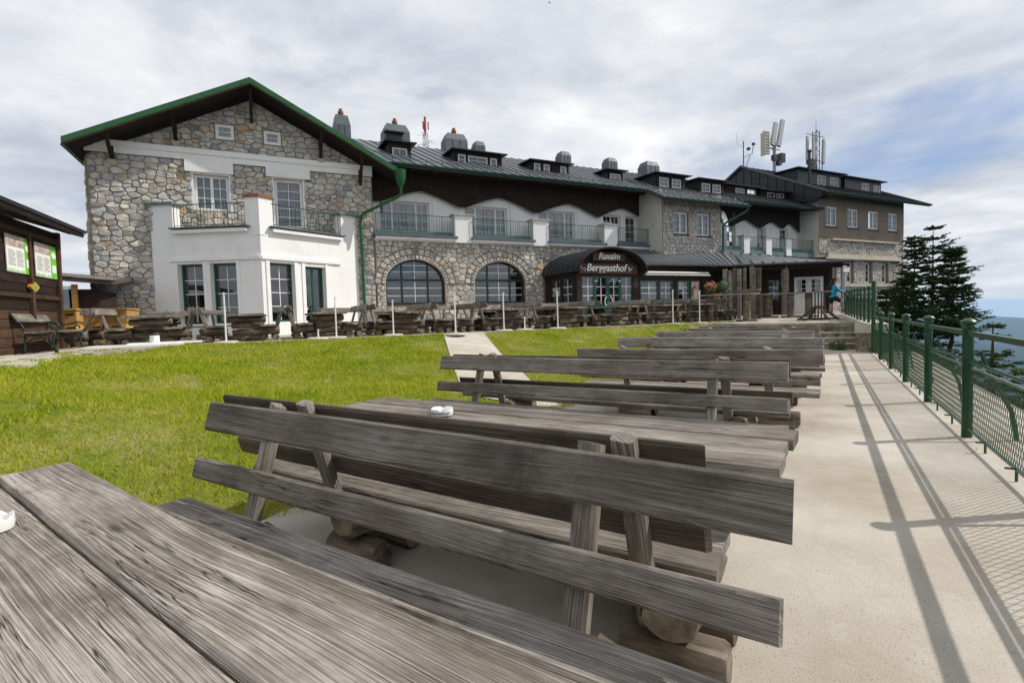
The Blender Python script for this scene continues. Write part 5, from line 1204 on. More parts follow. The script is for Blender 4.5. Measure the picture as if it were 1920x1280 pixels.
def log_bench(label, loc, rz, L=2.97, near=2, far=2, sides=(-1, 1), group='rustic log benches', shift=0., fine=False, seed=0, post_out=False, dk=False):
    t = thing('log_bench', label, 'bench', loc, rz, group); r = random.Random(seed+5); lean = .30
    wm = 'weathered_wood_dark' if dk else 'weathered_wood'
    def yb(z): return .06+lean*(.95-z)
    for s in sides:
        for k in range(2):   # seat planks
            y = s*(.37+.205*k); put('seat_plank', plank_mesh(L-.04*k, .195, .055, wm, r.randrange(3), fine), t, (r.uniform(-.03, .03)+(shift if s > 0 else 0), y, .425+r.uniform(-.004, .004)))
        n = near if s < 0 else far
        for k in range(n):
            h_ = .165 if k == 0 else .115; zc = (.95-.5*h_*.96) if k == 0 else .60
            y = s*(yb(zc)+(.048 if not post_out else -.005)); x = (shift if s > 0 else 0)+r.uniform(-.02, .02)
            put('back_plank', plank_mesh(L, .036, h_, 'weathered_wood_dark' if (s > 0 and fine) else wm, 3+k+r.randrange(2), fine), t, (x, y, zc), (s*math.atan(lean), r.uniform(-.004, .004), r.uniform(-.004, .004)))  # far boards of near benches: shade of their underside put into darker wood
        for sx in (-1, 1):
            xs = sx*(L/2-.58)+(.05 if s > 0 else -.02)
            z0, z1 = .06, .965; m = MB(); p0 = Vector((xs, s*(yb(z0)-(0 if not post_out else -.055)), z0)); p1 = Vector((xs, s*(yb(z1)-(0 if not post_out else -.055)), z1)); c = (p0+p1)/2
            put('back_post', plank_mesh((p1-p0).length, .085, .062, wm, 6+r.randrange(2)), t, tuple(c), (0, -math.pi/2, 0)).rotation_euler = (Matrix((( (p1-p0).normalized()), Vector((1, 0, 0)), (p1-p0).normalized().cross(Vector((1, 0, 0)))))).transposed().to_euler()
            put('cross_log', log_mesh(.54, .112, r.randrange(4)), t, (xs+.10, s*.45, .285), (r.uniform(0, 3), 0, math.pi/2))
            for q in (.29, .60): put('foot_log', log_mesh(.40, .092, r.randrange(4)), t, (xs+.08+r.uniform(-.03, .03), s*q, .088), (r.uniform(0, 3), 0, r.uniform(-.05, .05)))
    return t
def log_table(label, loc, rz, L=3.0, Wd=.82, n=3, group='rustic log tables', fine=False, seed=0, gap=.012):
    t = thing('log_table', label, 'table', loc, rz, group); r = random.Random(seed+50); w_ = Wd/n
    for k in range(n): put('top_plank', plank_mesh(L+r.uniform(-.05, .05), w_-gap, .06, 'weathered_wood', r.randrange(3), fine), t, (r.uniform(-.02, .02), (k-(n-1)/2)*w_, .72+r.uniform(-.004, .004)), (r.uniform(-.008, .008), 0, 0))
    for sx in (-1, 1):
        for k in range(4): put('pedestal_log', log_mesh((.95, .72, .74, .92)[k], .086, r.randrange(4)), t, (sx*(L/2-.55)+r.uniform(-.015, .015), r.uniform(-.02, .02), .086+k*.168), (r.uniform(0, 3), 0, math.pi/2))
        for k in range(3): put('pedestal_log', log_mesh(.30, .075, r.randrange(4)), t, (sx*(L/2-.55)-sx*.14, (-.2, .2, 0)[k], .17+k*.168), (r.uniform(0, 3), 0, 0))
    return t
E3 = azv(123); N3 = azv(33); RZ3 = R_(-33)
def F3(t, n, z=0.): p = E3*t+N3*n; return (p.x, p.y, z)
# the row along the pavement, from the camera away
e0 = azv(126.5); n0 = azv(36.5); p = e0*-1.72+n0*.285
log_table('closest log table, big grey planks cut off by the lower left corner of the photo', (p.x, p.y, 0), R_(90-126.5), 3.02, .86, 3, fine=True, seed=1, gap=.016)
log_bench('closest double log bench with two lichen spotted back boards, between the two nearest tables', F3(-1.6, 1.64), RZ3, 2.97, shift=-.28, fine=True, seed=2)
log_table('grey plank table with a white ashtray, behind the closest double bench', F3(-1.74, 2.68), RZ3+R_(1.5), 3.02, .78, 3, fine=True, seed=3)
log_bench('long double log bench with two grey back boards standing across the concrete path end', F3(-2.25, 4.90), RZ3+R_(1.), 3.72, seed=4, fine=True)
log_bench('single log bench with posts in front of its board, third row on the pavement', F3(-1.62, 6.25), RZ3, 2.85, 1, 2, (1,), seed=5, post_out=True)
log_table('log table half hidden between the third and fourth bench rows on the pavement', F3(-1.7, 7.45), RZ3, 2.9, .8, seed=6)
log_bench('double log bench in the fourth row along the pavement', F3(-1.85, 9.0), RZ3, 3.2, seed=7)
log_table('log table half hidden between the fourth and fifth bench rows on the pavement', F3(-1.8, 10.4), RZ3, 2.9, .8, seed=8)
log_bench('double log bench in the fifth row along the pavement', F3(-2.05, 11.8), RZ3, 3.1, seed=9)
log_bench('single log bench in the sixth row along the pavement', F3(-1.95, 13.4), RZ3, 3.0, 1, 1, (1,), seed=10, post_out=True)
log_table('log table half hidden before the last pavement bench at the steps', F3(-1.95, 14.6), RZ3, 2.9, .8, seed=11)
log_bench('last double log bench of the pavement row, nearest to the steps', F3(-2.1, 16.0), RZ3, 3.1, seed=12)
# patio rows: benches and tables alternate along the lawn edge, their length running to the house
def prow(px, v=8.1, y=630): return fp(px, y, v)[0]
def ploc(u, v): w_ = W(u, v); return (w_.x, w_.y, zup(w_.x, w_.y))
PB = [(175, 'double log bench by the pine crates at the hut end of the patio row'), (362, 'double log bench before the first window of the white bay'), (540, 'double log bench before the corner pillar and green door of the bay'), (695, 'double log bench right in front of the green drainpipe'),
      (815, 'double log bench left of the path, before the left arched window'), (905, 'double log bench right of the path top, before the stone pier between the arches'), (1010, 'double log bench before the right arched window'), (1120, 'double log bench before the porch doors'),
      (1220, 'double log bench before the veranda windows next to the porch'), (1300, 'double log bench before the framed picture on the veranda'), (1368, 'double log bench at the right end of the patio row, before the plank screen')]
PT = [(280, 'log table with stacked log pedestal before the left stone corner of the gable house'), (465, 'log table with stacked log pedestal before the second bay window'), (620, 'log table with stacked log pedestal before the right end of the white bay'), (766, 'log table with stacked log pedestal before the left arched window'),
      (965, 'log table with stacked log pedestal before the right arched window'), (1072, 'log table with stacked log pedestal at the left of the porch doors'), (1172, 'log table with stacked log pedestal at the right of the porch doors'), (1262, 'log table with stacked log pedestal before the middle of the veranda'), (1327, 'log table with stacked log pedestal before the right end of the veranda')]
rb = random.Random(77)
for i, (px, lab) in enumerate(PB): log_bench(lab, ploc(prow(px), 6.9+rb.uniform(-.15, .15)), BRZ-math.pi/2+rb.uniform(-.06, .06), 2.5, 1, 1, group='log benches on the patio', seed=20+i)
for i, (px, lab) in enumerate(PT): log_table(lab, ploc(prow(px), 6.95+rb.uniform(-.15, .15)), BRZ-math.pi/2+rb.uniform(-.05, .05), 2.6, .95, 3, group='log tables on the patio', seed=40+i)
for u, v, lab in ((-6.3, 3.6, 'log bench lying along the left face of the white bay'), (-1.2, 3.9, 'log bench along the right face of the bay below the green door'), (3.2, 3.4, 'log bench behind the row under the left arched window'), (7.0, 3.4, 'log bench behind the row under the right arched window')):
    log_bench(lab, ploc(u, v), BRZ+(R_(-20) if u < -4 else R_(20) if u < 0 else 0), 2.4, 1, 1, group='log benches near the house wall', seed=int(u*7)+90)

# ashtrays
def ashtray(label, loc, r_=.07):
    m = MB(); S = 20; prof = [(.02, .004), (r_*.8, .004), (r_*.86, .012), (r_*.9, .042), (r_, .045), (r_*1.02, .02), (r_*.95, 0), (.02, 0)]; vs = []
    for a, z in prof: vs += [(a*math.cos(6.2832*k/S), a*math.sin(6.2832*k/S), z-(.012 if a > r_*.85 and z > .03 and k % 5 == 0 else 0)) for k in range(S)]
    m.add(vs, [(l*S+k, l*S+(k+1) % S, l*S+S+(k+1) % S, l*S+S+k) for l in range(len(prof)-1) for k in range(S)]); t = thing('ashtray', label, 'ashtray', loc); m.build('bowl', MATS['ceramic'], t, smooth=40)
    m = MB(); m.tube([(math.cos(a)*(r_+.006), math.sin(a)*(r_+.006), .022) for a in np.linspace(3.6, 5.6, 9)], .004, 5); m.build('printed_mark', MATS['print_grey'], t)
q = gz(829, 777, .752); ashtray('round white ashtray on the table behind the closest bench', (q.x, q.y, .752), .075)
q = gz(-18, 994, .752); ashtray('white ashtray at the left photo edge on the closest table', (q.x, q.y, .752), .06)

# cast-iron garden bench beside the hut
def iron_bench():
    p0 = gz(100, 662, .93); e = azv(-24); t = thing('iron_bench', 'green cast iron bench with scrolled arms and grey planks beside the hut', 'bench', (p0.x, p0.y, zup(p0.x, p0.y)), math.atan2(e.y, e.x))
    # local x runs away along the hut wall, local -y is the front
    def sp(pts, x, r_): m_.tube([(x, -y, z) for y, z in pts], r_, 7)
    for x in (0., 1.5):
        m_ = MB()
        sp([(-.46, .0), (-.44, .10), (-.42, .25), (-.40, .42), (-.46, .58), (-.54, .72), (-.62, .84), (-.70, .87)], x, [.035, .022, .024, .024, .022, .02, .018, .015])
        sp([(-.40, .40), (-.28, .37), (-.10, .38), (.04, .42)], x, .02); sp([(.06, 0), (.04, .10), (.0, .24), (.05, .36), (.04, .44)], x, [.035, .02, .024, .022, .02])
        sp([(-.48, .63), (-.36, .57), (-.2, .58), (-.02, .63), (.10, .60), (.14, .50), (.06, .42), (-.05, .44), (-.09, .51), (-.04, .56), (.02, .53), (.0, .49)], x, .017)
        sp([(-.42, .20), (-.3, .30), (-.14, .32), (-.02, .16)], x, .014); sp([(-.46, .0), (-.46, .012)], x, .05); sp([(.06, .0), (.06, .012)], x, .05)
        m_.build('side_frame', MATS['black_iron'], t, smooth=True)
    for k in range(3): put('seat_plank', plank_mesh(1.62, .145, .035, 'weathered_wood', k), t, (.75, .33-k*.155, .425+.01*(k == 2)))
    put('back_plank', plank_mesh(1.62, .03, .19, 'weathered_wood', 2), t, (.75, .545, .72), (R_(28)*-1, 0, 0))
    m_ = MB(); m_.tube([(0, .2, .30), (1.5, .2, .30)], .010, 5); m_.build('tie_rod', MATS['black_iron'], t)
iron_bench()

# white umbrella poles with base plates
for i, (px, ytop, ybase, lab) in enumerate(((631, 556, 632, 'white umbrella pole left of the green drainpipe'), (597, 617, 634, 'short white umbrella socket on a round base before the white bay'), (738, 562, 628, 'thin white umbrella pole before the left arched window'), (843, 548, 634, 'white umbrella pole standing at the top of the path'),
        (945, 548, 618, 'white umbrella pole before the right arched window'), (1046, 545, 613, 'white umbrella pole left of the entrance porch'), (1262, 543, 606, 'white umbrella pole before the veranda windows'), (1312, 545, 604, 'white umbrella pole before the framed picture'), (424, 548, 636, 'white umbrella pole before the second bay window'), (984, 594, 615, 'short white umbrella socket near the right arched window'))):
    u, _ = fp(px, ybase, 8.75); P0 = W(u, 8.75 if i != 3 else 9.3); z = zup(P0.x, P0.y) if i != 3 else lawn_z(P0.x, P0.y)+.03; d = ray(px, ytop); h_ = max(.25, (CP+d*(P0.y/d.y)).z-z)
    t = thing('umbrella_stand', lab, 'umbrella stand', (P0.x, P0.y, z), 0, 'umbrella stands along the lawn edge')
    m = MB(); m.tube([(0, 0, .02), (0, 0, .10), (0, 0, h_-.06), (0, 0, h_)], [.03, .022, .02, .018], 8); m.tube([(0, 0, h_-.05), (.06, 0, h_-.02)], .008, 5); m.build('pole', MATS['white_paint'], t)
    m = MB(); m.tube([(0, 0, 0), (0, 0, .03), (0, 0, .06)], [.30, .30, .24], 18); m.build('base_plate', MATS['sill_stone'], t)
# white slabs lying at the lawn edge
u, _ = fp(255, 640, 8.9); P0 = W(u, 8.7); t = thing('slab_pile', 'flat white slab with a short tube stub lying at the lawn edge', 'slab', (P0.x, P0.y, zup(P0.x, P0.y)), BRZ)
m = MB(); m.box((0, 0, .03), (1.9, .9, .05)); m.build('slab', MATS['sign_white'], t); m = MB(); m.box((.55, .1, .075), (1.5, .7, .035), Matrix.Rotation(.1, 3, 'Z')); m.build('upper_slab', MATS['sign_white'], t); m = MB(); m.tube([(.35, -.1, .09), (.35, -.1, .26)], .10, 12); m.build('tube_stub', MATS['sign_white'], t)

# high bar tables on the terrace
def bar_table(px, dep, lab, L=1.5, h_=1.1, rz=0., legs=2):
    d = ray(px, 580); q = CP+d*(dep/d.y); t = thing('bar_table', lab, 'bar table', (q.x, q.y, zup(q.x, q.y)), rz, 'high log tables on the terrace'); r = random.Random(px)
    for k in range(2): put('top_plank', plank_mesh(L, .26, .06, 'weathered_wood', k), t, (0, -.14+.28*k, h_-.03))
    for k in range(legs):
        x = (k-(legs-1)/2)*(L*.6 if legs > 1 else 0); m = MB(); m.tube([(x, 0, .0), (x, 0, .5), (x, 0, h_-.06)], [.15, .14, .15], 12); m.build('log_leg', MATS['log_wood'], t, smooth=40)
        put('foot_plank', plank_mesh(.8, .2, .07, 'weathered_wood_dark', 1), t, (x, 0, .035), (0, 0, .2))
RP = RZ3
bar_table(1365, 21.5, 'long high log table before the plank screen', 2.4, 1.15, RP, 2); bar_table(1462, 24.0, 'high log table with two thick log legs before the log column', 1.5, 1.12, RP+.2, 2); bar_table(1432, 24.6, 'high log table partly behind the two legged one', 1.1, 1.1, RP, 1); bar_table(1516, 23.5, 'high log table before the white doors', .9, 1.15, RP, 1)
# trestle stand with diagonal feet
d = ray(1534, 598); q = CP+d*(20.6/d.y); t = thing('trestle_table', 'high timber trestle table with diagonal foot braces at the top of the steps', 'table', (q.x, q.y, zup(q.x, q.y)), RP)
put('top_plank', plank_mesh(.95, .5, .05, 'weathered_wood', 1), t, (0, 0, 1.12))
for k in range(5): put('upright', plank_mesh(1.02, .07, .05, 'weathered_wood_dark', 1), t, (-.22+.11*k, 0, .58), (0, math.pi/2, 0))
for a in range(4):
    m = MB(); c_, s_ = math.cos(a*math.pi/2+.5), math.sin(a*math.pi/2+.5); m.bar((c_*.1, s_*.1, .55), (c_*.72, s_*.72, .06), .06, .08); m.bar((c_*.05, s_*.05, .05), (c_*.8, s_*.8, .05), .08, .08); m.build('foot_brace', MATS['weathered_wood_dark'], t)
# flower pot on a stump
d = ray(1342, 555); q = CP+d*(22.8/d.y); zz = zup(q.x, q.y); t = thing('flower_pot', 'pot of orange flowers and round green plant on a timber stump by the veranda', 'plant', (q.x, q.y, zz))
m = MB(); m.tube([(0, 0, 0), (0, 0, .95)], [.2, .18], 10); m.build('stump', MATS['log_wood'], t); m = MB(); m.tube([(0, 0, .95), (0, 0, 1.2)], [.17, .24], 12); m.build('pot', MATS['terracotta'], t)
def leaf_ball(nm, c, rad, n, sz, mt, parent, seed):
    r = random.Random(seed); m = MB()
    for _ in range(n):
        v = Vector((r.gauss(0, 1), r.gauss(0, 1), r.gauss(0, 1))).normalized()*rad*r.uniform(.5, 1)+Vector(c); a = Vector((r.gauss(0, 1), r.gauss(0, 1), r.gauss(0, 1))).normalized()*sz; b = a.orthogonal().normalized()*sz*.5
        m.add([v-a, v+b, v+a, v-b], [(0, 1, 2, 3)])
    return m.build(nm, MATS[mt], parent)
leaf_ball('foliage', (.28, 0, 1.45), .27, 260, .07, 'leaf_green', t, 1); leaf_ball('flowers', (-.22, 0, 1.5), .28, 150, .06, 'flower_red', t, 2); leaf_ball('foliage', (-.22, 0, 1.4), .26, 150, .07, 'leaf_green', t, 3)

# ------------------------------------------------------------------ green railing along the drop
FD = azv(31.3); FS = Vector((4.74, 5.31, 0)); SP = 2.33
def lattice(p, q, z0, z1, pitch=.058, rise=2.1, r_=.0018):
    """expanded-metal mesh between p and q"""
    m = MB(); L = (q-p).length; e = (q-p).normalized(); H = z1-z0; n = int((L+H/rise)/pitch)
    for s in (1, -1):
        for k in range(-int(H/rise/pitch), n+1):
            x0 = k*pitch; x1 = x0+H/rise; a, b = (x0, z0), (x1, z1)
            if s < 0: a, b = (x1, z0), (x0, z1)
            def cl(a, b):
                (xa, za), (xb, zb) = a, b; t0, t1 = 0., 1.; dx = xb-xa
                if dx:
                    u_, v_ = sorted(((0-xa)/dx, (L-xa)/dx)); t0 = max(t0, u_); t1 = min(t1, v_)
                return None if t0 >= t1 else ((xa+dx*t0, za+(zb-za)*t0), (xa+dx*t1, za+(zb-za)*t1))
            c = cl(a, b)
            if not c: continue
            A = p+e*c[0][0]+Vector((0, 0, c[0][1])); B = p+e*c[1][0]+Vector((0, 0, c[1][1])); m.bar(A, B, r_*2, r_*2.4)
    return m
def fence():
    root = thing('railing', 'dark green iron railing with round capped posts and mesh panels along the pavement', 'railing', tuple(FS)); pts = [FS+FD*SP*k for k in range(-3, 6)]
    out = Vector((FD.y, -FD.x, 0)); sh = Vector((0, 0, 0))
    for i, p in enumerate(pts):
        q = p-FS; last = i == len(pts)-1; h_ = 1.24 if not last else 2.15; m = MB()
        m.tube([q+Vector((0, 0, -.05)), q+Vector((0, 0, h_-.06))], .047 if not last else .055, 14); m.tube([q+Vector((0, 0, z)) for z in (h_-.10, h_-.085, h_-.07, h_-.05, h_-.03, h_-.01, h_+.005)], [.05, .057, .05, .072, .072, .05, .012], 14)
        po = m.build('post', MATS['green_paint'], root, smooth=35)
        m = MB(); m.tube([q+out*.06+Vector((0, 0, .86)), q+out*.10+Vector((0, 0, .90)), q+out*.13+Vector((0, 0, .80)), q+out*.2+Vector((0, 0, .6)), q+out*.34+Vector((0, 0, .3)), q+out*.40+Vector((0, 0, -.1))], .022, 6); m.build('brace', MATS['green_paint'], po)
    for a, b in zip(pts, pts[1:]):
        p, q = a-FS+FD*.04, b-FS-FD*.04
        m = MB(); m.bar(p+Vector((0, 0, 1.09)), q+Vector((0, 0, 1.09)), .045, .05); m.build('top_rail', MATS['green_paint'], root)
        m = MB(); m.tube([p+Vector((0, 0, .80)), q+Vector((0, 0, .80))], .017, 8); m.build('middle_rail', MATS['green_paint'], root)
        m = MB(); m.bar(p+Vector((0, 0, .74)), q+Vector((0, 0, .74)), .022, .022); m.bar(p+Vector((0, 0, .10)), q+Vector((0, 0, .10)), .022, .022); m.bar(p+Vector((0, 0, .10)), p+Vector((0, 0, .74)), .016); m.bar(q+Vector((0, 0, .10)), q+Vector((0, 0, .74)), .016)
        for f in (.3, .7): c = p.lerp(q, f); m.bar(c+Vector((0, 0, -.02)), c+Vector((0, 0, .10)), .014); m.bar(c+Vector((0, 0, .10)), c+Vector((0, 0, .10))-out*.07, .014)
        pf = m.build('panel_frame', MATS['green_paint'], root)
        lattice(p, q, .11, .735).build('mesh_panel', MATS['green_paint'], pf)
    # upper railing on the terrace coping
    A = pts[-1]+Vector((0, 0, .86)); B = Vector((16.35, 25.1, 1.02)); up = thing('terrace_railing', 'green railing with solid slatted panels on the raised terrace coping', 'railing', tuple(A)); n = 9; e = (B-A).normalized()
    for k in range(n):
        f = (k+1)/n; p = (B-A)*f; h_ = 1.12-.0*f; m = MB(); m.tube([p+Vector((0, 0, -.1)), p+Vector((0, 0, h_))], .04, 8); m.tube([p+Vector((0, 0, h_)), p+Vector((0, 0, h_+.03)), p+Vector((0, 0, h_+.05))], [.055, .05, .01], 8); m.build('post', MATS['green_paint'], up)
        p0 = (B-A)*(k/n); m = MB()
        for z in np.arange(.14, .80, .062): m.bar(p0+Vector((0, 0, z)), p+Vector((0, 0, z)), .012, .050)
        m.build('slat_panel', MATS['green_paint'], up)
        m = MB(); m.bar(p0+Vector((0, 0, 1.06)), p+Vector((0, 0, 1.06)), .04, .04); m.tube([p0+Vector((0, 0, .9)), p+Vector((0, 0, .9))], .014, 6); m.build('top_rail', MATS['green_paint'], up)
        m = MB(); o_ = Vector((e.y, -e.x, 0)); m.tube([p+o_*.05+Vector((0, 0, .9)), p+o_*.1+Vector((0, 0, .85)), p+o_*.3+Vector((0, 0, .3)), p+o_*.4+Vector((0, 0, -.1))], .02, 5); m.build('brace', MATS['green_paint'], up)
    # worn pale handrail at the end and the coping block below
    m = MB(); p = B-A; m.tube([p+Vector((-.1, -.25, .62)), p+Vector((0, 0, .72)), p*.86+Vector((0, 0, 1.02)), p*.7+Vector((0, 0, 1.12))], .028, 7); m.build('handrail', MATS['grey_metal'], up)
    w_ = thing('retaining_wall', 'pale concrete coping on a mossy rock wall beside the steps', 'wall', tuple(Q(.95, 19.3, 0)))
    base = Q(.95, 19.3, 0); L0 = [Q(.60, 19.0), Q(1.45, 18.75), Vector((17.0, 24.9, 0)), Vector((15.7, 25.3, 0)), Q(.72, 21.4)]
    m = MB(); m.prism([((p-base).x, (p-base).y) for p in L0], lambda a, b, d: (a, b, d), .58, .86)
    # rounded, slightly rising coping
    m.v = [(x, y, z+.16*max(0, min(1, ((Vector((x, y, 0))+base).y-17)/8))) for x, y, z in m.v]; m.build('coping', MATS['sill_stone'], w_)
    m = MB(); r = random.Random(12); K = 7; J = 5; vs = []
    for j in range(J):
        z = -.3+.9*j/(J-1)
        for k in range(K): f = k/(K-1); p = Q(.66, 19.15).lerp(Q(1.42, 18.9), f)-base; vs.append((p.x+r.uniform(-.08, .08), p.y+r.uniform(-.08, .08)-.03*j, z))
    m.add(vs, [(j*K+k, j*K+k+1, j*K+K+k+1, j*K+K+k) for j in range(J-1) for k in range(K-1)])
    vs = []
    for j in range(J):
        z = -.3+.9*j/(J-1)
        for k in range(K): f = k/(K-1); p = Q(.66, 19.15).lerp(Q(.76, 21.3), f)-base; vs.append((p.x+r.uniform(-.06, .06), p.y, z))
    m.add(vs, [(j*K+k, j*K+k+1, j*K+K+k+1, j*K+K+k) for j in range(J-1) for k in range(K-1)]); m.build('rock_face', MATS['retaining_rock'], w_, smooth=True)
    leaf_ball('moss_tuft', (-.45, .75, .10), .26, 260, .05, 'leaf_green', w_, 5); leaf_ball('moss_tuft', (-.05, -.42, .03), .2, 160, .04, 'leaf_green', w_, 6)
fence()

# ------------------------------------------------------------------ spruces beyond the railing
def spruce(label, base, H, rad, seed, leaders=1, dens=1., sz=1., name='spruce_tree'):
    r = random.Random(seed); g = np.random.default_rng(seed); t = thing(name, label, 'tree', tuple(base), 0, 'spruces beyond the railing'); tr = MB(); tops = [(0, 0, H, 1.)]
    tops += [((-.62, .1, H-.30, .62), (.95, .25, H-.75, .62), (-1.15, -.2, H-1.7, .6), (.45, -.4, H-.9, .5))[k] for k in range(leaders-1)]
    for (tx, ty, h_, s_) in tops: tr.tube([(0, 0, -.5), (tx*.3, ty*.3, h_*.35), (tx, ty, h_*.6), (tx, ty, h_)], [.045*H*.35*s_+.04, .03*H*.35*s_+.03, .05*s_+.01, .008], 7)
    V = []; br = MB()
    def spray(p, d, ln, w0, n):
        """one flat spruce twig: side shoots along a drooping axis"""
        d = d.normalized(); sd = d.cross(Vector((0, 0, 1))); sd = sd.normalized() if sd.length > 1e-3 else Vector((1, 0, 0))
        for k in range(n):
            f = (k+.5)/n; c = p+d*ln*f; s = 1 if k % 2 else -1; w_ = w0*(1.05-.75*f)*r.uniform(.7, 1.15)
            q = c+(sd*s*.85+d*.75).normalized()*w_+Vector((0, 0, r.uniform(-.30, .12)*w_)); b = d*(.055*sz)+Vector((0, 0, .012*sz)); V.append((c-b, c+b, q)); e = (q-c).cross(d).normalized()*(.03*sz); V.append((c-e, c+e, c+(q-c)*.93))
        V.append((p+d*ln*.75-sd*.035*sz, p+d*ln*.75+sd*.035*sz, p+d*ln*1.08))
    for (tx, ty, h_, s_) in tops:
        nw = int(h_*3.3*dens*(1 if s_ == 1. else .7)); z0 = .06 if s_ == 1. else .62
        for i in range(nw):
            f = z0+(1-z0)*(i+r.random()*.6)/nw; z = h_*f; prof = (1-f)**.7*(1 if s_ == 1. else 1.15)
            R0 = rad*prof*r.uniform(.62, 1.15)*(.85+.3*math.sin(i*1.3+seed))+.10; nb = max(4, int((6+3.5*prof)*dens))
            for k in range(nb):
                a = 6.2832*k/nb+r.uniform(-.4, .4)+i*.9; Lb = R0*r.uniform(.5, 1.28)*(s_*.5+.5); dr = Vector((math.cos(a), math.sin(a), 0)); ax = Vector((tx, ty, 0))*min(1, f*1.4)
                p0 = ax+Vector((0, 0, z)); up = .42*(f-.35); p1 = p0+dr*Lb*.55+Vector((0, 0, Lb*(up*.55-.05))); p2 = p0+dr*Lb+Vector((0, 0, Lb*(up+.05)))
                br.tube([p0, p1, p2], [.012*sz+.012*Lb, .010*sz, .004], 4, False); ns = max(3, int(Lb*8.5/sz))
                for q in range(ns):
                    g_ = .18+.82*(q+r.random()*.5)/ns; c = p0.lerp(p1, g_/.55) if g_ < .55 else p1.lerp(p2, (g_-.55)/.45)
                    sa = r.uniform(.35, 1.05)*(1 if q % 2 else -1); d2 = Matrix.Rotation(sa, 3, 'Z') @ dr + Vector((0, 0, r.uniform(-.22, .16)))
                    spray(c, d2, r.uniform(.20, .42)*sz*(1.15-.5*g_)*(1 if Lb > .5 else .7), .16*sz, 5)
                spray(p2-dr*.12, dr+Vector((0, 0, .12)), .30*sz, .13*sz, 5)
    tr.build('trunk', MATS['bark'], t); tag(br.build('branches', MATS['bark'], t), kind='stuff')
    v = np.array([[tuple(x) for x in q] for q in V]).reshape(-1, 3); me = np_mesh('needles', v, np.arange(len(v)).reshape(-1, 3), MATS['needles']); link('crown', me, t)
    return t
def tpos(px, dep, z): d = ray(px, 600); p = CP+d*(dep/d.y); return Vector((p.x, p.y, z))
spruce('large dark spruce with several tops behind the railing before the beige house', tpos(1748, 19.5, -5.2), 9.55, 2.15, 3, 5, 1.0, 1.1)
spruce('dark spruce crowding the left flank of the large one', tpos(1694, 21.0, -5.2), 7.6, 1.8, 8, 2, 1.1, 1.1)
spruce('small young spruce to the right of the large one beyond the railing', tpos(1862, 12.0, -3.4), 4.35, 1.05, 5, 1, 1.1, .8)
spruce('low dark spruce at the right photo edge behind the mesh panel', tpos(1935, 12.5, -4.6), 4.5, 1.7, 6, 1)
spruce('spruce top showing low between the railing posts near the large tree', tpos(1768, 16.5, -5.6), 5.6, 1.5, 9, 1)
spruce('spruce below the rails between the two near posts', tpos(1775, 12.5, -5.0), 4.6, 1.6, 12, 1)

# ------------------------------------------------------------------ the walker on the terrace
def skin_body(name, chains, m, parent, sub=2):
    vs = []; es = []; rs = []; ix = {}
    for ch in chains:
        prev = None
        for p, r_ in ch:
            k = tuple(round(c, 4) for c in p)
            if k not in ix: ix[k] = len(vs); vs.append(p); rs.append(r_)
            if prev is not None: es.append((prev, ix[k]))
            prev = ix[k]
    me = bpy.data.meshes.new(name); me.from_pydata(vs, es, []); o = link(name, me, parent); me.materials.append(MATS[m])
    md = o.modifiers.new('skin', 'SKIN'); md.use_smooth_shade = True
    for i, d in enumerate(me.skin_vertices[0].data): d.radius = (rs[i], rs[i]) if not isinstance(rs[i], tuple) else rs[i]; d.use_root = i == 0
    s = o.modifiers.new('sub', 'SUBSURF'); s.levels = sub; s.render_levels = sub
    dg = bpy.context.evaluated_depsgraph_get(); me2 = bpy.data.meshes.new_from_object(o.evaluated_get(dg)); o.modifiers.clear(); o.data = me2; bpy.data.meshes.remove(me); smooth_mesh(me2); return o
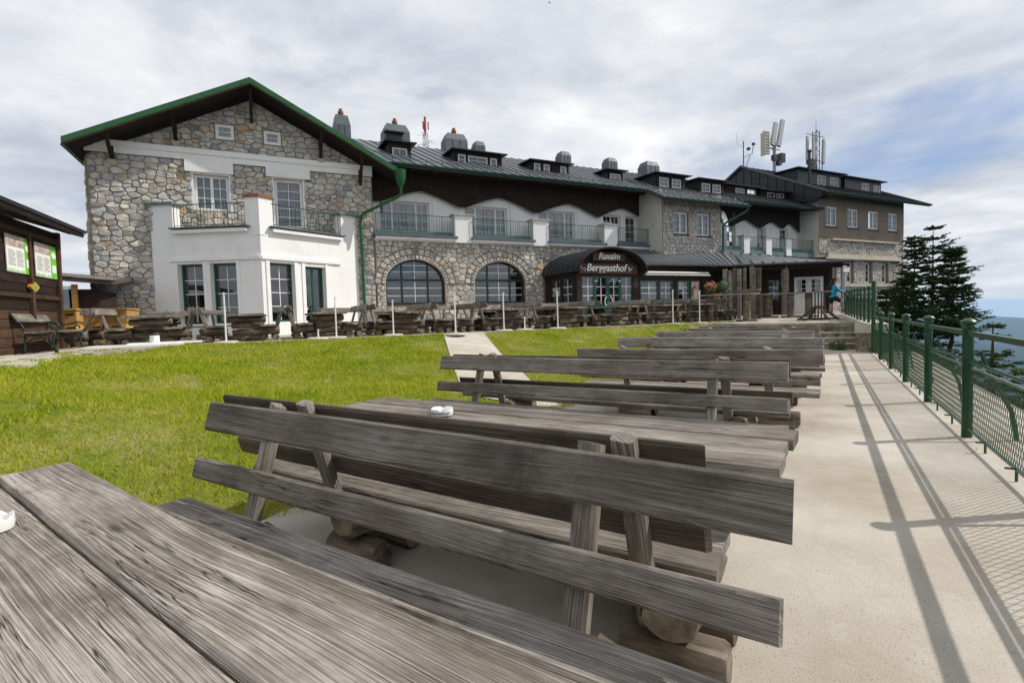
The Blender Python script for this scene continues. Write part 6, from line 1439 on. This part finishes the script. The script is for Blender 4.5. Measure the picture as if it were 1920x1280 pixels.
def walker():
    p = tpos(1561, 25.2, 0); z = zup(p.x, p.y); rz = R_(90-100)
    t = thing('person', 'person in bright blue jacket, black shorts and dark hat stepping along the railing', 'person', (p.x, p.y, z+.01), rz)
    # local x = walking direction, y = left
    hip = (0, 0, .90); ch = (.04, 0, 1.28); nk = (.05, 0, 1.44)
    legs = [[(hip, (.13, .15)), ((-.02, .10, .84), .09), ((-.05, .10, .47), .058), ((-.07, .10, .10), .042), ((-.05, .10, .05), .045)], [(hip, (.13, .15)), ((.06, -.10, .84), .09), ((.36, -.10, .62), .06), ((.36, -.10, .26), .042), ((.38, -.10, .19), .045)]]
    arms = [[(ch, (.12, .17)), ((.05, .19, 1.36), .06), ((-.02, .24, 1.10), .045), ((.03, .22, .86), .034), ((.05, .21, .79), .036)], [(ch, (.12, .17)), ((.06, -.19, 1.36), .06), ((.22, -.24, 1.14), .045), ((.46, -.22, 1.06), .033), ((.53, -.22, 1.06), .035)]]
    def hand(b, d):
        out = []
        for k, (dy, ln) in enumerate(((.028, .06), (.01, .075), (-.010, .072), (-.028, .055))):
            q = Vector(b)+Vector(d)*.03+Vector((0, dy, 0)); out.append([(tuple(Vector(b)), .03), (tuple(q), .012), (tuple(q+Vector(d)*ln*.6), .010), (tuple(q+Vector(d)*ln+Vector((0, 0, -.02))), .008)])
        q = Vector(b)+Vector((0, .035, .02)); out.append([(tuple(Vector(b)), .03), (tuple(q), .012), (tuple(q+Vector(d)*.05+Vector((0, .01, 0))), .009)]); return out
    head = [[(nk, .055), ((.07, 0, 1.52), .055), ((.085, 0, 1.58), (.088, .075)), ((.085, 0, 1.66), (.085, .073))], [((.085, 0, 1.58), (.088, .075)), ((.185, 0, 1.575), .014)], [((.085, 0, 1.58), (.088, .075)), ((.15, 0, 1.52), .035)], [((.085, 0, 1.58), (.088, .075)), ((.08, .085, 1.585), .016)], [((.085, 0, 1.58), (.088, .075)), ((.08, -.085, 1.585), .016)]]
    chains = [[(hip, (.13, .15)), ((.02, 0, 1.08), (.11, .14)), (ch, (.12, .17)), (nk, .055)]]+legs+arms+head+hand((.05, .21, .79), (0, 0, -1))+hand((.53, -.22, 1.06), (1, 0, -.2))
    skin_body('body', chains, 'skin', t)
    skin_body('jacket', [[((.01, 0, .80), (.19, .21)), ((.01, 0, .92), (.18, .20)), ((.02, 0, 1.08), (.165, .195)), (ch, (.17, .215)), ((.05, 0, 1.46), (.085, .09))], [(ch, (.17, .215)), ((.05, .19, 1.36), .105), ((-.02, .24, 1.10), .08), ((.03, .22, .86), .058)], [(ch, (.17, .215)), ((.06, -.19, 1.36), .105), ((.22, -.24, 1.14), .08), ((.46, -.22, 1.06), .058)]], 'blue_jacket', t)
    skin_body('shorts', [[((0, 0, .94), (.165, .185)), ((-.02, .10, .82), .135), ((-.04, .10, .52), .10)], [((0, 0, .94), (.165, .185)), ((.06, -.10, .82), .135), ((.32, -.10, .65), .10)]], 'black_cloth', t)
    for (x, y, z_) in ((-.03, .10, .04), (.42, -.10, .19)): skin_body('shoe', [[((x-.07, y, z_+.03), .05), ((x+.03, y, z_+.015), .05), ((x+.15, y, z_), .04)]], 'shoe', t, 1)
    skin_body('hair', [[((.05, 0, 1.68), (.085, .085)), ((.01, 0, 1.58), (.075, .085)), ((-.01, 0, 1.46), (.06, .08)), ((.02, 0, 1.38), (.04, .06))]], 'hair', t)
    m = MB(); S = 16; pr = [(.20, 1.685), (.19, 1.70), (.105, 1.705), (.095, 1.77), (.06, 1.80), (.0, 1.80)]; vs = []
    for a, zz in pr: vs += [(.07+a*math.cos(6.2832*k/S), a*.9*math.sin(6.2832*k/S), zz) for k in range(S)]
    m.add(vs, [(l*S+k, l*S+(k+1) % S, l*S+S+(k+1) % S, l*S+S+k) for l in range(5) for k in range(S)]); m.build('hat', MATS['black_cloth'], t, smooth=50)
    m = MB(); m.box((-.19, 0, 1.2), (.16, .28, .46)); bp = m.build('backpack', MATS['black_cloth'], t); bv = bp.modifiers.new('b', 'BEVEL'); bv.width = .05; bv.segments = 3
    m = MB()
    for s in (-1, 1): m.tube([(-.14, s*.10, 1.42), (.04, s*.12, 1.49), (.17, s*.12, 1.34), (.15, s*.13, 1.1), (-.12, s*.14, 1.0)], .018, 5)
    m.build('straps', MATS['black_cloth'], bp)
walker()
# a bird far up
d = ray(1030, 6); p = CP+d*(70/d.y); t = thing('bird', 'tiny dark bird high in the sky above the roof', 'bird', tuple(p)); m = MB(); m.tube([(-.16, 0, 0), (0, 0, .01), (.16, 0, 0)], [.01, .05, .02], 6); m.add([(0, .02, .02), (.08, .02, .02), (-.05, .36, .14), (0, -.02, .02), (.08, -.02, .02), (-.05, -.36, .14)], [(0, 1, 2), (3, 5, 4)]); m.build('body', MATS['black_cloth'], t)

# ------------------------------------------------------------------ air between here and the hills
def haze():
    m = MB(); m.b2(-17600, 17600, -17600, 17600, -1200, 60); o = MATS.get('haze')
    hm = bpy.data.materials.new('haze'); hm.use_nodes = True; g = NT(hm.node_tree); out = g.n('ShaderNodeOutputMaterial'); v = g.n('ShaderNodeVolumePrincipled', Color=(.46, .70, 1.0, 1), Density=6e-5, Anisotropy=.2); g.t.links.new(v.outputs[0], out.inputs['Volume'])
    tag(m.build('haze', hm), 'thin bluish haze over the valley and far hills', 'haze', kind='stuff')
haze()
